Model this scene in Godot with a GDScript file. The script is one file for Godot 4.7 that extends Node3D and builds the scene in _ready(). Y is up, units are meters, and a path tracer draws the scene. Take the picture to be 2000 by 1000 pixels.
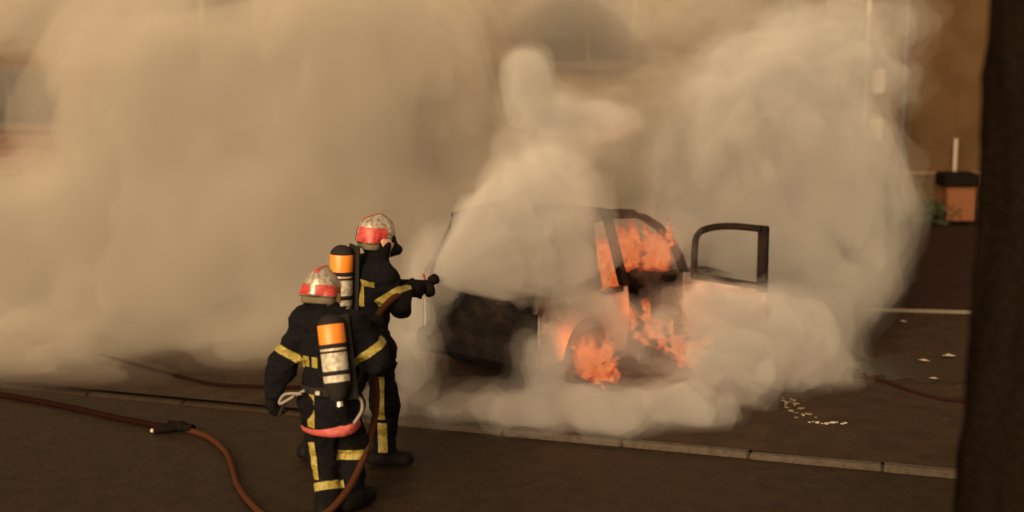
extends Node3D
# A burning car behind two firefighters. One unit is a metre, y is up, the camera looks along -z.

var M := {}
var rng := RandomNumberGenerator.new()


func _ready() -> void:
	rng.seed = 7
	camera_and_light()
	make_materials()
	make_ground()
	make_building()
	make_kerb()
	make_car()
	make_flames()
	make_firefighters()
	make_hoses()
	make_street_things()
	make_tree()
	make_litter()
	make_smoke()
	make_spray()


func camera_and_light() -> void:
	var cam := Camera3D.new()
	cam.name = "camera"
	cam.position = Vector3(0, 3.1, 0)
	cam.rotation.x = -atan(400.0 / 2600.0)
	cam.fov = 21.771
	cam.near = 0.1
	cam.far = 400.0
	var lens := CameraAttributesPhysical.new()
	lens.frustum_focal_length = 12.0 / tan(deg_to_rad(21.771 / 2.0))
	lens.frustum_focus_distance = 10.3
	lens.frustum_near = 0.1
	lens.frustum_far = 400.0
	lens.exposure_aperture = 1.0
	cam.attributes = lens
	add_child(cam)
	var around := WorldEnvironment.new()
	around.name = "environment"
	var e := Environment.new()
	e.background_mode = Environment.BG_SKY
	var sky := ProceduralSkyMaterial.new()
	sky.sky_top_color = Color(0.86, 0.72, 0.55)
	sky.sky_horizon_color = Color(0.78, 0.62, 0.44)
	sky.sky_curve = 0.2
	sky.ground_bottom_color = Color(0.2, 0.15, 0.1)
	sky.ground_horizon_color = Color(0.5, 0.4, 0.28)
	e.sky = Sky.new()
	e.sky.sky_material = sky
	e.background_energy_multiplier = 0.45
	e.tonemap_mode = Environment.TONE_MAPPER_LINEAR
	e.tonemap_exposure = 2.15
	e.volumetric_fog_enabled = true
	e.volumetric_fog_density = 0.0
	e.sdfgi_enabled = true
	e.ssao_enabled = true
	e.ssil_enabled = true
	around.environment = e
	add_child(around)
	var sun := DirectionalLight3D.new()
	sun.name = "evening_sun"
	sun.light_color = Color(1.0, 0.85, 0.66)
	sun.light_energy = 1.2
	sun.light_angular_distance = 40.0
	sun.shadow_enabled = true
	add_child(sun)
	sun.look_at_from_position(Vector3(-4, 3.1, 9), Vector3.ZERO)


# ---------------------------------------------------------------- helpers

func lin(r: float, g: float, b: float, a := 1.0) -> Color:
	return Color(r, g, b, a).linear_to_srgb()


func tag(o: Node, label: String, category: String, group := "") -> Node:
	o.set_meta("label", label)
	o.set_meta("category", category)
	if group:
		o.set_meta("group", group)
	return o


func kind(o: Node, k: String) -> Node:
	o.set_meta("kind", k)
	return o


var taken := {}


func numbered(called: String) -> String:
	var n: int = taken.get(called, 0)
	taken[called] = n + 1
	return called if n == 0 else "%s_%03d" % [called, n]


func base(called: String, at := Vector3.ZERO, turn := 0.0) -> Node3D:
	var o := Node3D.new()
	o.name = numbered(called)
	o.position = at
	o.rotation.y = turn
	add_child(o)
	return o


func put(called: String, mesh: Mesh, m: Material, parent: Node = null) -> MeshInstance3D:
	var o := MeshInstance3D.new()
	o.mesh = mesh
	o.material_override = m
	if parent == null:
		o.name = numbered(called)
		add_child(o)
	else:
		o.name = called
		parent.add_child(o, true)
	return o


func begin() -> SurfaceTool:
	var st := SurfaceTool.new()
	st.begin(Mesh.PRIMITIVE_TRIANGLES)
	st.set_smooth_group(-1)
	return st


func done(st: SurfaceTool) -> ArrayMesh:
	st.generate_normals()
	return st.commit()


func tri(st: SurfaceTool, a: Vector3, b: Vector3, c: Vector3) -> void:
	st.add_vertex(a)
	st.add_vertex(b)
	st.add_vertex(c)


# a quad given counter-clockwise as seen from outside
func quad(st: SurfaceTool, a: Vector3, b: Vector3, c: Vector3, d: Vector3) -> void:
	tri(st, a, c, b)
	tri(st, a, d, c)


# a box with chamfered edges
func box(st: SurfaceTool, at: Vector3, size: Vector3, bevel := 0.01, turn := Basis.IDENTITY) -> void:
	var h := size / 2.0
	var b: float = minf(bevel, minf(h.x, minf(h.y, h.z)) * 0.8)
	var p := func(sx: int, sy: int, sz: int, axis: int) -> Vector3:
		var v := Vector3(sx * (h.x - (0.0 if axis == 0 else b)), sy * (h.y - (0.0 if axis == 1 else b)), sz * (h.z - (0.0 if axis == 2 else b)))
		return at + turn * v
	st.set_smooth_group(-1)
	for s in [-1, 1]:
		face(st, [p.call(s, -1, -1, 0), p.call(s, 1, -1, 0), p.call(s, 1, 1, 0), p.call(s, -1, 1, 0)], turn.x * s)
		face(st, [p.call(-1, s, -1, 1), p.call(1, s, -1, 1), p.call(1, s, 1, 1), p.call(-1, s, 1, 1)], turn.y * s)
		face(st, [p.call(-1, -1, s, 2), p.call(1, -1, s, 2), p.call(1, 1, s, 2), p.call(-1, 1, s, 2)], turn.z * s)
		for t in [-1, 1]:
			face(st, [p.call(s, t, -1, 0), p.call(s, t, 1, 0), p.call(s, t, 1, 1), p.call(s, t, -1, 1)], turn.x * s + turn.y * t)
			face(st, [p.call(s, -1, t, 0), p.call(s, 1, t, 0), p.call(s, 1, t, 2), p.call(s, -1, t, 2)], turn.x * s + turn.z * t)
			face(st, [p.call(-1, s, t, 1), p.call(1, s, t, 1), p.call(1, s, t, 2), p.call(-1, s, t, 2)], turn.y * s + turn.z * t)
			for u in [-1, 1]:
				face(st, [p.call(s, t, u, 0), p.call(s, t, u, 1), p.call(s, t, u, 2)], turn.x * s + turn.y * t + turn.z * u)


# a convex polygon wound so that it faces the way given
func face(st: SurfaceTool, p: Array, way: Vector3) -> void:
	var n: Vector3 = (p[1] - p[0]).cross(p[2] - p[0])
	for k in range(1, p.size() - 1):
		if n.dot(way) > 0.0:
			tri(st, p[0], p[k + 1], p[k])
		else:
			tri(st, p[0], p[k], p[k + 1])


func box_mesh(size: Vector3, bevel := 0.01, at := Vector3.ZERO, turn := Basis.IDENTITY) -> ArrayMesh:
	var st := begin()
	box(st, at, size, bevel, turn)
	return done(st)


# a tube along points; radii one number or one per point
func tube(st: SurfaceTool, pts: Array, radii, segs := 10, caps := true) -> void:
	st.set_smooth_group(0)
	var n := pts.size()
	var side := Vector3.UP
	var rings := []
	for k in n:
		var d: Vector3 = ((pts[mini(k + 1, n - 1)] as Vector3) - (pts[maxi(k - 1, 0)] as Vector3)).normalized()
		if k == 0:
			side = Vector3.UP if absf(d.y) < 0.9 else Vector3.RIGHT
		side = (side - d * side.dot(d)).normalized()
		var up := d.cross(side)
		var r: float = radii[k] if radii is Array else float(radii)
		var ring := []
		for j in segs:
			var a := TAU * j / segs
			ring.append((pts[k] as Vector3) + (side * cos(a) + up * sin(a)) * r)
		rings.append(ring)
	for k in n - 1:
		for j in segs:
			var j2 := (j + 1) % segs
			quad(st, rings[k][j], rings[k][j2], rings[k + 1][j2], rings[k + 1][j])
	if caps:
		st.set_smooth_group(-1)
		face(st, rings[0], (pts[0] as Vector3) - (pts[1] as Vector3))
		face(st, rings[n - 1], (pts[n - 1] as Vector3) - (pts[n - 2] as Vector3))


func tube_mesh(pts: Array, radii, segs := 10) -> ArrayMesh:
	var st := begin()
	tube(st, pts, radii, segs)
	return done(st)


# a shape turned round an axis: profile of (distance along the axis, radius)
func lathe_mesh(profile: Array, segs := 24, at := Vector3.ZERO, axis := Vector3.UP) -> ArrayMesh:
	var st := begin()
	st.set_smooth_group(0)
	var side := Vector3.RIGHT if absf(axis.x) < 0.9 else Vector3.UP
	side = (side - axis * side.dot(axis)).normalized()
	var up := axis.cross(side)
	for k in profile.size() - 1:
		for j in segs:
			var a := TAU * j / segs
			var b := TAU * (j + 1) / segs
			var da := side * cos(a) + up * sin(a)
			var db := side * cos(b) + up * sin(b)
			var p: Vector2 = profile[k]
			var q: Vector2 = profile[k + 1]
			if p.y > 1e-5:
				tri(st, at + axis * p.x + da * p.y, at + axis * q.x + db * q.y, at + axis * p.x + db * p.y)
			if q.y > 1e-5:
				tri(st, at + axis * p.x + da * p.y, at + axis * q.x + da * q.y, at + axis * q.x + db * q.y)
	return done(st)


func smooth_path(pts: Array, each := 8) -> Array:
	var out := []
	for k in pts.size() - 1:
		var a: Vector3 = pts[maxi(k - 1, 0)]
		var b: Vector3 = pts[k]
		var c: Vector3 = pts[k + 1]
		var d: Vector3 = pts[mini(k + 2, pts.size() - 1)]
		for j in each:
			out.append(b.cubic_interpolate(c, a, d, float(j) / each))
	out.append(pts[-1])
	return out


# the surface f = level of a grid as [positions, normals, indices]; inside is where f is larger
func nets(f: PackedFloat32Array, nx: int, ny: int, nz: int, origin: Vector3, cell: float, level: float) -> Array:
	var pos := PackedVector3Array()
	var idx := PackedInt32Array()
	var at := PackedInt32Array()
	at.resize(nx * ny * nz)
	var sy := nx
	var sz := nx * ny
	var off := [0, 1, sy, sy + 1, sz, sz + 1, sz + sy, sz + sy + 1]
	for k in nz - 1:
		for j in ny - 1:
			var i0 := j * sy + k * sz
			for i in nx - 1:
				var q := i0 + i
				var v0 := f[q] - level
				var v1 := f[q + 1] - level
				var v2 := f[q + sy] - level
				var v3 := f[q + sy + 1] - level
				var v4 := f[q + sz] - level
				var v5 := f[q + sz + 1] - level
				var v6 := f[q + sz + sy] - level
				var v7 := f[q + sz + sy + 1] - level
				var m := int(v0 > 0) + int(v1 > 0) + int(v2 > 0) + int(v3 > 0) + int(v4 > 0) + int(v5 > 0) + int(v6 > 0) + int(v7 > 0)
				if m == 0 or m == 8:
					continue
				var s := Vector3.ZERO
				var c := 0.0
				if (v0 > 0) != (v1 > 0): s += Vector3(v0 / (v0 - v1), 0, 0); c += 1
				if (v2 > 0) != (v3 > 0): s += Vector3(v2 / (v2 - v3), 1, 0); c += 1
				if (v4 > 0) != (v5 > 0): s += Vector3(v4 / (v4 - v5), 0, 1); c += 1
				if (v6 > 0) != (v7 > 0): s += Vector3(v6 / (v6 - v7), 1, 1); c += 1
				if (v0 > 0) != (v2 > 0): s += Vector3(0, v0 / (v0 - v2), 0); c += 1
				if (v1 > 0) != (v3 > 0): s += Vector3(1, v1 / (v1 - v3), 0); c += 1
				if (v4 > 0) != (v6 > 0): s += Vector3(0, v4 / (v4 - v6), 1); c += 1
				if (v5 > 0) != (v7 > 0): s += Vector3(1, v5 / (v5 - v7), 1); c += 1
				if (v0 > 0) != (v4 > 0): s += Vector3(0, 0, v0 / (v0 - v4)); c += 1
				if (v1 > 0) != (v5 > 0): s += Vector3(1, 0, v1 / (v1 - v5)); c += 1
				if (v2 > 0) != (v6 > 0): s += Vector3(0, 1, v2 / (v2 - v6)); c += 1
				if (v3 > 0) != (v7 > 0): s += Vector3(1, 1, v3 / (v3 - v7)); c += 1
				at[q] = pos.size()
				pos.append(origin + (Vector3(i, j, k) + s / c) * cell)
				# one quad for each crossed edge that starts at this corner
				if i > 0 and j > 0 and k > 0:
					pass
	for k in range(1, nz - 1):
		for j in range(1, ny - 1):
			var i0 := j * sy + k * sz
			for i in range(1, nx - 1):
				var q := i0 + i
				var a := f[q] > level
				if a != (f[q + 1] > level):
					ring(idx, at[q - sy - sz], at[q - sz], at[q], at[q - sy], a)
				if a != (f[q + sy] > level):
					ring(idx, at[q - 1 - sz], at[q - 1], at[q], at[q - sz], a)
				if a != (f[q + sz] > level):
					ring(idx, at[q - 1 - sy], at[q - sy], at[q], at[q - 1], a)
	var nor := PackedVector3Array()
	nor.resize(pos.size())
	for t in range(0, idx.size(), 3):
		var n := (pos[idx[t + 2]] - pos[idx[t]]).cross(pos[idx[t + 1]] - pos[idx[t]])
		nor[idx[t]] += n
		nor[idx[t + 1]] += n
		nor[idx[t + 2]] += n
	for v in nor.size():
		nor[v] = nor[v].normalized()
	return [pos, nor, idx]


func ring(idx: PackedInt32Array, a: int, b: int, c: int, d: int, flip: bool) -> void:
	if flip:
		idx.append_array(PackedInt32Array([a, c, b, a, d, c]))
	else:
		idx.append_array(PackedInt32Array([a, b, c, a, c, d]))


func net_mesh(net: Array, shaded := true) -> ArrayMesh:
	var arrays := []
	arrays.resize(Mesh.ARRAY_MAX)
	arrays[Mesh.ARRAY_VERTEX] = net[0]
	if shaded:
		arrays[Mesh.ARRAY_NORMAL] = net[1]
	arrays[Mesh.ARRAY_INDEX] = net[2]
	var m := ArrayMesh.new()
	m.add_surface_from_arrays(Mesh.PRIMITIVE_TRIANGLES, arrays)
	return m


# rounded flesh or cloth over bones [a, b, radius at a, radius at b, flattened along, by how much]; limits are planes that cut it off
func flesh(bones: Array, cell: float, sharp := 30.0, folds := 0.0, limits: Array = [], freq := 7.0, creased := true) -> Array:
	var lo := Vector3(1e9, 1e9, 1e9)
	var hi := -lo
	for b in bones:
		var r := Vector3.ONE * (maxf(b[2], b[3]) * 1.0 + 0.05)
		lo = lo.min((b[0] as Vector3).min(b[1]) - r)
		hi = hi.max((b[0] as Vector3).max(b[1]) + r)
	var n := Vector3i(((hi - lo) / cell).ceil()) + Vector3i(2, 2, 2)
	var f := PackedFloat32Array()
	f.resize(n.x * n.y * n.z)
	for b in bones:
		var a: Vector3 = b[0]
		var ab: Vector3 = (b[1] as Vector3) - a
		var ra: float = b[2]
		var rb: float = b[3]
		var flat: Vector3 = b[4] if b.size() > 4 else Vector3.ZERO
		var by: float = b[5] - 1.0 if b.size() > 5 else 0.0
		ab += flat * (ab.dot(flat) * by)
		var len2 := maxf(ab.length_squared(), 1e-6)
		var r := Vector3.ONE * (maxf(ra, rb) + 0.1)
		var i0 := Vector3i(((a.min(b[1]) - r - lo) / cell).floor()).clamp(Vector3i.ZERO, n - Vector3i.ONE)
		var i1 := Vector3i(((a.max(b[1]) + r - lo) / cell).ceil()).clamp(Vector3i.ZERO, n - Vector3i.ONE)
		for k in range(i0.z, i1.z + 1):
			for j in range(i0.y, i1.y + 1):
				var q := (k * n.y + j) * n.x
				for i in range(i0.x, i1.x + 1):
					var p := lo + Vector3(i, j, k) * cell - a
					p += flat * (p.dot(flat) * by)
					var t := clampf(p.dot(ab) / len2, 0.0, 1.0)
					var d := (p - ab * t).length() - lerpf(ra, rb, t)
					if d < 0.1:
						f[q + i] += exp(-d * sharp)
	var noise := FastNoiseLite.new()
	noise.seed = 5
	noise.frequency = freq
	noise.fractal_octaves = 3
	noise.fractal_type = FastNoiseLite.FRACTAL_RIDGED if creased else FastNoiseLite.FRACTAL_FBM
	for k in n.z:
		for j in n.y:
			var q := (k * n.y + j) * n.x
			for i in n.x:
				var v := f[q + i]
				if v <= 0.0:
					f[q + i] = -1.0
					continue
				v = log(v) / sharp
				var p := lo + Vector3(i, j, k) * cell
				if folds > 0.0 and v > -0.06 and v < 0.06:
					v += folds * noise.get_noise_3d(p.x * 0.8, p.y * 1.5, p.z * 0.8)
				for plane in limits:
					v = minf(v, -(plane as Plane).distance_to(p))
				f[q + i] = v
	return nets(f, n.x, n.y, n.z, lo, cell, 0.0)


# the part of a surface under all the planes, moved outwards: bands and patches sewn on cloth
func patch(net: Array, planes: Array, out: float, st: SurfaceTool = null) -> ArrayMesh:
	var mine := st == null
	if mine:
		st = begin()
	st.set_smooth_group(0)
	var pos: PackedVector3Array = net[0]
	var nor: PackedVector3Array = net[1]
	var idx: PackedInt32Array = net[2]
	var polys := []
	var owner_of := {}
	var parent_of := PackedInt32Array()
	var area := PackedFloat32Array()
	for t in range(0, idx.size(), 3):
		var poly := [[pos[idx[t]], nor[idx[t]]], [pos[idx[t + 1]], nor[idx[t + 1]]], [pos[idx[t + 2]], nor[idx[t + 2]]]]
		for pl in planes:
			var next := []
			for v in poly.size():
				var a: Array = poly[v]
				var b: Array = poly[(v + 1) % poly.size()]
				var da := (pl as Plane).distance_to(a[0])
				var db := (pl as Plane).distance_to(b[0])
				if da <= 0.0:
					next.append(a)
				if (da < 0.0 and db > 0.0) or (da > 0.0 and db < 0.0):
					var s := da / (da - db)
					next.append([(a[0] as Vector3).lerp(b[0], s), (a[1] as Vector3).lerp(b[1], s)])
			poly = next
			if poly.size() < 3:
				break
		if poly.size() < 3:
			continue
		# which piece it belongs to
		var me := polys.size()
		polys.append(poly)
		parent_of.append(me)
		area.append(poly.size() * 1.0)
		for v in poly:
			var key := Vector3i(((v[0] as Vector3) * 4000.0).round())
			if owner_of.has(key):
				var a := root_of(parent_of, owner_of[key])
				var b := root_of(parent_of, me)
				if a != b:
					parent_of[b] = a
					area[a] += area[b]
			else:
				owner_of[key] = me
	var best := -1
	for k in polys.size():
		var r := root_of(parent_of, k)
		if best < 0 or area[r] > area[best]:
			best = r
	# only the largest piece is sewn on
	for k in polys.size():
		if root_of(parent_of, k) != best:
			continue
		var poly: Array = polys[k]
		for v in range(1, poly.size() - 1):
			tri(st, poly[0][0] + poly[0][1] * out, poly[v][0] + poly[v][1] * out, poly[v + 1][0] + poly[v + 1][1] * out)
	return done(st) if mine else null


func root_of(parent_of: PackedInt32Array, k: int) -> int:
	while parent_of[k] != k:
		k = parent_of[k]
	return k


# the two planes that keep what lies between two heights along a direction
func between(way: Vector3, at: Vector3, low: float, high: float) -> Array:
	var w := way.normalized()
	return [Plane(w, w.dot(at) + high), Plane(-w, -(w.dot(at) + low))]


func noise_tex(seed_: int, freq: float, ramp: Array, size := 512, octaves := 5, normal := false) -> NoiseTexture2D:
	var t := NoiseTexture2D.new()
	var n := FastNoiseLite.new()
	n.seed = seed_
	n.frequency = freq
	n.fractal_octaves = octaves
	t.noise = n
	t.width = size
	t.height = size
	t.seamless = true
	t.generate_mipmaps = false
	if normal:
		t.as_normal_map = true
		t.bump_strength = 4.0
	elif ramp:
		var g := Gradient.new()
		var offs := PackedFloat32Array()
		var cols := PackedColorArray()
		for r in ramp:
			offs.append(r[0])
			cols.append(r[1])
		g.offsets = offs
		g.colors = cols
		t.color_ramp = g
	return t


func mat(c: Color, rough := 0.8, metal := 0.0) -> StandardMaterial3D:
	var m := StandardMaterial3D.new()
	m.albedo_color = c
	m.roughness = rough
	m.metallic = metal
	return m


# ---------------------------------------------------------------- materials

func tiled(m: StandardMaterial3D, t: Texture2D, scale: float, bump: Texture2D = null, cm := 1.0) -> StandardMaterial3D:
	m.albedo_texture = t
	m.uv1_triplanar = true
	m.uv1_world_triplanar = true
	m.uv1_scale = Vector3.ONE * scale
	if bump:
		m.heightmap_enabled = true
		m.heightmap_texture = bump
		m.heightmap_scale = cm
	return m


func make_materials() -> void:
	var g := func(v: float) -> Color: return lin(v, v, v)
	var grain := noise_tex(3, 0.09, [[0.0, Color.BLACK], [1.0, Color.WHITE]], 512, 4)
	var blotch := noise_tex(9, 0.012, [[0.25, g.call(0.7)], [0.5, g.call(0.86)], [0.75, Color.WHITE]], 1024, 7)
	M.asphalt = tiled(mat(lin(0.0215, 0.0142, 0.009), 0.62), blotch, 0.35, grain, 0.5)
	M.asphalt.metallic_specular = 0.2
	M.pavement = tiled(mat(lin(0.033, 0.0215, 0.0145), 0.82), blotch, 0.22, grain, 0.6)
	M.pavement.metallic_specular = 0.2
	M.far_road = tiled(mat(lin(0.024, 0.012, 0.009), 0.85), blotch, 0.3, grain, 0.5)
	M.far_road.metallic_specular = 0.2
	M.kerb = tiled(mat(lin(0.042, 0.031, 0.021), 0.9), noise_tex(5, 0.03, [[0.2, g.call(0.45)], [0.6, g.call(0.9)], [0.8, Color.WHITE]], 512, 6), 0.9, grain, 0.4)
	M.paint_line = mat(lin(0.3, 0.26, 0.2), 0.8)
	M.paint_line.albedo_texture = noise_tex(8, 0.05, [[0.3, g.call(0.3)], [0.5, g.call(0.8)], [0.7, Color.WHITE]], 512, 5)
	tiled(M.paint_line, M.paint_line.albedo_texture, 0.8)
	var plaster := noise_tex(12, 0.008, [[0.2, lin(0.78, 0.75, 0.7)], [0.5, lin(0.9, 0.88, 0.85)], [0.8, Color.WHITE]], 1024, 7)
	M.wall = tiled(mat(lin(0.064, 0.039, 0.02), 0.95), plaster, 0.12, grain, 0.6)
	M.wall.metallic_specular = 0.15
	M.plinth = tiled(mat(lin(0.06, 0.04, 0.018), 0.95), plaster, 0.25, grain, 0.8)
	M.ledge = tiled(mat(lin(0.12, 0.075, 0.04), 0.9), plaster, 0.5)
	M.red_stone = tiled(mat(lin(0.08, 0.032, 0.022), 0.9), plaster, 0.5)
	M.frame = mat(lin(0.03, 0.022, 0.018), 0.8)
	M.brown_frame = mat(lin(0.08, 0.06, 0.04), 0.6)
	M.pane = mat(Color(0.05, 0.055, 0.06, 0.25), 0.05)
	M.pane.metallic_specular = 0.1
	M.pane.transparency = BaseMaterial3D.TRANSPARENCY_ALPHA
	M.room = mat(lin(0.3, 0.27, 0.22), 0.9)
	M.grey_blind = mat(lin(0.09, 0.1, 0.1), 0.9)
	M.pipe = mat(lin(0.035, 0.02, 0.016), 0.5)
	M.white_pole = mat(lin(0.26, 0.23, 0.19), 0.5)
	M.orange_bin = tiled(mat(lin(0.14, 0.045, 0.01), 0.7), blotch, 1.2)
	M.black = mat(lin(0.006, 0.004, 0.004), 0.8)
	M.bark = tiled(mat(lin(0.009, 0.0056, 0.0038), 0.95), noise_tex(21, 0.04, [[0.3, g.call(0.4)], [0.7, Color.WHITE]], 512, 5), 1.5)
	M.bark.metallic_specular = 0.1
	M.leaf = mat(lin(0.02, 0.03, 0.01), 0.8)
	M.scrap = mat(lin(0.3, 0.27, 0.22), 0.7)
	M.scrap_yellow = mat(lin(0.12, 0.095, 0.055), 0.8)
	M.cinder = mat(lin(0.01, 0.007, 0.006), 0.9)
	M.puddle = mat(lin(0.008, 0.006, 0.005), 0.35)
	M.cable = mat(lin(0.018, 0.006, 0.005), 0.9)
	M.cable.metallic_specular = 0.1
	# the car
	var soot := noise_tex(31, 0.016, [[0.3, lin(0.03, 0.025, 0.02)], [0.45, lin(0.12, 0.1, 0.09)], [0.6, lin(0.3, 0.27, 0.25)]], 512, 6)
	M.car_paint = tiled(mat(Color.WHITE, 0.55), soot, 0.3)
	var char := noise_tex(32, 0.02, [[0.3, lin(0.003, 0.0025, 0.0025)], [0.6, lin(0.007, 0.005, 0.005)], [0.8, lin(0.018, 0.01, 0.007)]], 512, 6)
	M.char = tiled(mat(Color.WHITE, 0.8), char, 0.5, grain, 0.4)
	M.char.metallic_specular = 0.25
	M.tail_light = mat(lin(0.02, 0.005, 0.004), 0.5)
	M.tyre = mat(lin(0.012, 0.011, 0.01), 0.9)
	M.rim = mat(lin(0.2, 0.18, 0.16), 0.5, 0.6)
	M.lamp_glass = mat(lin(0.25, 0.25, 0.25), 0.2)
	# fire
	var lick := noise_tex(35, 0.02, [[0.32, Color(1, 1, 1, 0.0)], [0.5, Color(1, 1, 1, 0.55)], [0.68, Color.WHITE]], 512, 5)
	M.flame_outer = glow(Color(1.0, 0.38, 0.2), 0.25, 0.6)
	M.flame_inner = glow(Color(1.0, 0.55, 0.28), 0.38, 0.85)
	tiled(M.flame_outer, lick, 0.9)
	tiled(M.flame_inner, lick, 1.3)
	# firefighters
	var weave := noise_tex(41, 0.06, [[0.3, g.call(0.6)], [0.7, Color.WHITE]], 256, 3)
	M.suit = tiled(mat(lin(0.0042, 0.0042, 0.0058), 0.9), weave, 1.6)
	M.suit.metallic_specular = 0.2
	M.suit_trousers = tiled(mat(lin(0.004, 0.0038, 0.0045), 0.9), weave, 1.6)
	M.suit_trousers.metallic_specular = 0.2
	M.yellow = tiled(mat(lin(0.22, 0.18, 0.028), 0.6), noise_tex(42, 0.05, [[0.3, g.call(0.5)], [0.6, Color.WHITE]], 256, 4), 3.0)
	M.red_band = tiled(mat(lin(0.36, 0.035, 0.03), 0.5), noise_tex(45, 0.04, [[0.3, g.call(0.45)], [0.6, Color.WHITE]], 256, 5), 4.0)
	M.hem_red = mat(lin(0.3, 0.055, 0.05), 0.6)
	M.helmet = tiled(mat(lin(0.4, 0.36, 0.31), 0.38, 0.5), noise_tex(44, 0.03, [[0.3, g.call(0.35)], [0.5, g.call(0.85)], [0.7, Color.WHITE]], 256, 5), 4.0)
	M.helmet_trim = mat(lin(0.05, 0.045, 0.04), 0.5)
	M.curtain = mat(lin(0.09, 0.075, 0.05), 0.7)
	M.skin = mat(lin(0.4, 0.24, 0.16), 0.6)
	M.glove = mat(lin(0.005, 0.0045, 0.0045), 0.85)
	M.boot = mat(lin(0.005, 0.0045, 0.0045), 0.6)
	M.tank_white = tiled(mat(lin(0.4, 0.38, 0.32), 0.45), noise_tex(46, 0.03, [[0.3, g.call(0.4)], [0.55, g.call(0.9)], [0.7, Color.WHITE]], 256, 5), 3.0)
	M.tank_orange = mat(lin(0.52, 0.16, 0.012), 0.45)
	M.strap = mat(lin(0.014, 0.013, 0.013), 0.8)
	M.metal = mat(lin(0.5, 0.47, 0.42), 0.35, 0.7)
	M.grey_strap = mat(lin(0.16, 0.14, 0.12), 0.7)
	M.hose = tiled(mat(lin(0.048, 0.018, 0.009), 0.85), weave, 4.0)
	for k in ["hose", "glove", "boot", "strap", "black", "tyre", "curtain", "helmet_trim"]:
		M[k].metallic_specular = 0.15
	M.hose_dark = tiled(mat(lin(0.012, 0.004, 0.003), 0.9), weave, 4.0)
	M.hose_dark.metallic_specular = 0.1


func glow(c: Color, energy: float, alpha: float) -> StandardMaterial3D:
	var m := mat(Color(0.03, 0.02, 0.02, alpha), 0.95)
	m.metallic_specular = 0.0
	m.transparency = BaseMaterial3D.TRANSPARENCY_ALPHA
	m.emission_enabled = true
	m.emission = c
	m.emission_energy_multiplier = energy
	return m


# ---------------------------------------------------------------- the setting

const KERB_A := Vector3(-1.03, 0, -10.83)
const KERB_WAY := Vector3(0.949, 0, 0.315)
const RISE := 0.04


func kerb_at(along: float, y := 0.0, across := 0.0) -> Vector3:
	return KERB_A + KERB_WAY * along + Vector3(KERB_WAY.z, 0, -KERB_WAY.x) * across + Vector3(0, y, 0)


func make_ground() -> void:
	var st := begin()
	quad(st, Vector3(-150, 0, 40), Vector3(150, 0, 40), Vector3(150, 0, -200), Vector3(-150, 0, -200))
	var road := put("road", done(st), M.asphalt)
	kind(tag(road, "dark damp asphalt road in front of the kerb", "road"), "structure")
	st = begin()
	var a := kerb_at(-40, RISE, 0.1)
	var b := kerb_at(40, RISE, 0.1)
	quad(st, a, b, Vector3(b.x, RISE, -24.1), Vector3(a.x, RISE, -24.1))
	var lot := put("pavement", done(st), M.pavement)
	kind(tag(lot, "brown worn parking surface beyond the kerb where the car burns", "pavement"), "structure")
	st = begin()
	var y := RISE + 0.004
	quad(st, Vector3(-14, y, -18.3), Vector3(14, y, -14.2), Vector3(16, y, -23.9), Vector3(-16, y, -23.9))
	var lane := put("lane", done(st), M.far_road)
	kind(tag(lane, "dark reddish lane between the painted line and the building", "road"), "structure")
	st = begin()
	y += 0.004
	var l := Vector3(-12, y, -18.05)
	var r := Vector3(12, y, -14.48)
	var w := Vector3(0, 0, 0.11)
	quad(st, l + w, r + w, r - w, l - w)
	var line := put("road_marking", done(st), M.paint_line)
	kind(tag(line, "worn white painted line crossing the parking surface", "marking"), "structure")
	# a shallow puddle of extinguishing water by the open door
	st = begin()
	var noise := FastNoiseLite.new()
	noise.seed = 4
	noise.frequency = 1.4
	var c := Vector3(4.0, RISE + 0.005, -12.6)
	var rim := []
	for k in 40:
		var t := TAU * k / 40.0
		var d := 1.0 + 0.55 * noise.get_noise_2d(cos(t) * 1.4, sin(t) * 1.4)
		rim.append(c + Vector3(cos(t) * 0.75 * d, 0, sin(t) * 0.55 * d))
	for k in 40:
		face(st, [c, rim[k], rim[(k + 1) % 40]], Vector3.UP)
	var puddle := put("puddle", done(st), M.puddle)
	kind(tag(puddle, "dark puddle of water on the parking surface near the tree", "puddle"), "structure")


func make_kerb() -> void:
	var row := base("kerb", KERB_A)
	kind(tag(row, "row of worn pale kerbstones along the road edge", "kerb"), "structure")
	var turn := Basis(Vector3.UP, -atan2(KERB_WAY.z, KERB_WAY.x))
	var meshes := []
	for k in 4:
		meshes.append(box_mesh(Vector3(0.993, 0.2, 0.1), [0.012, 0.02, 0.015, 0.024][k]))
	for k in range(-9, 9):
		var o := put("kerbstone", meshes[posmod(k * 7, 4)], M.kerb if k >= 0 else M.asphalt, row)
		o.position = KERB_WAY * (k * 1.0 + 0.5) + Vector3(KERB_WAY.z, 0, -KERB_WAY.x) * (0.05 + rng.randf_range(-0.008, 0.008)) + Vector3(0, RISE - (0.094 if k >= 0 else 0.118) + rng.randf_range(-0.006, 0.006), 0)
		o.basis = turn * Basis.from_euler(Vector3(rng.randf_range(-0.02, 0.02), rng.randf_range(-0.008, 0.008), rng.randf_range(-0.006, 0.006)))


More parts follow.
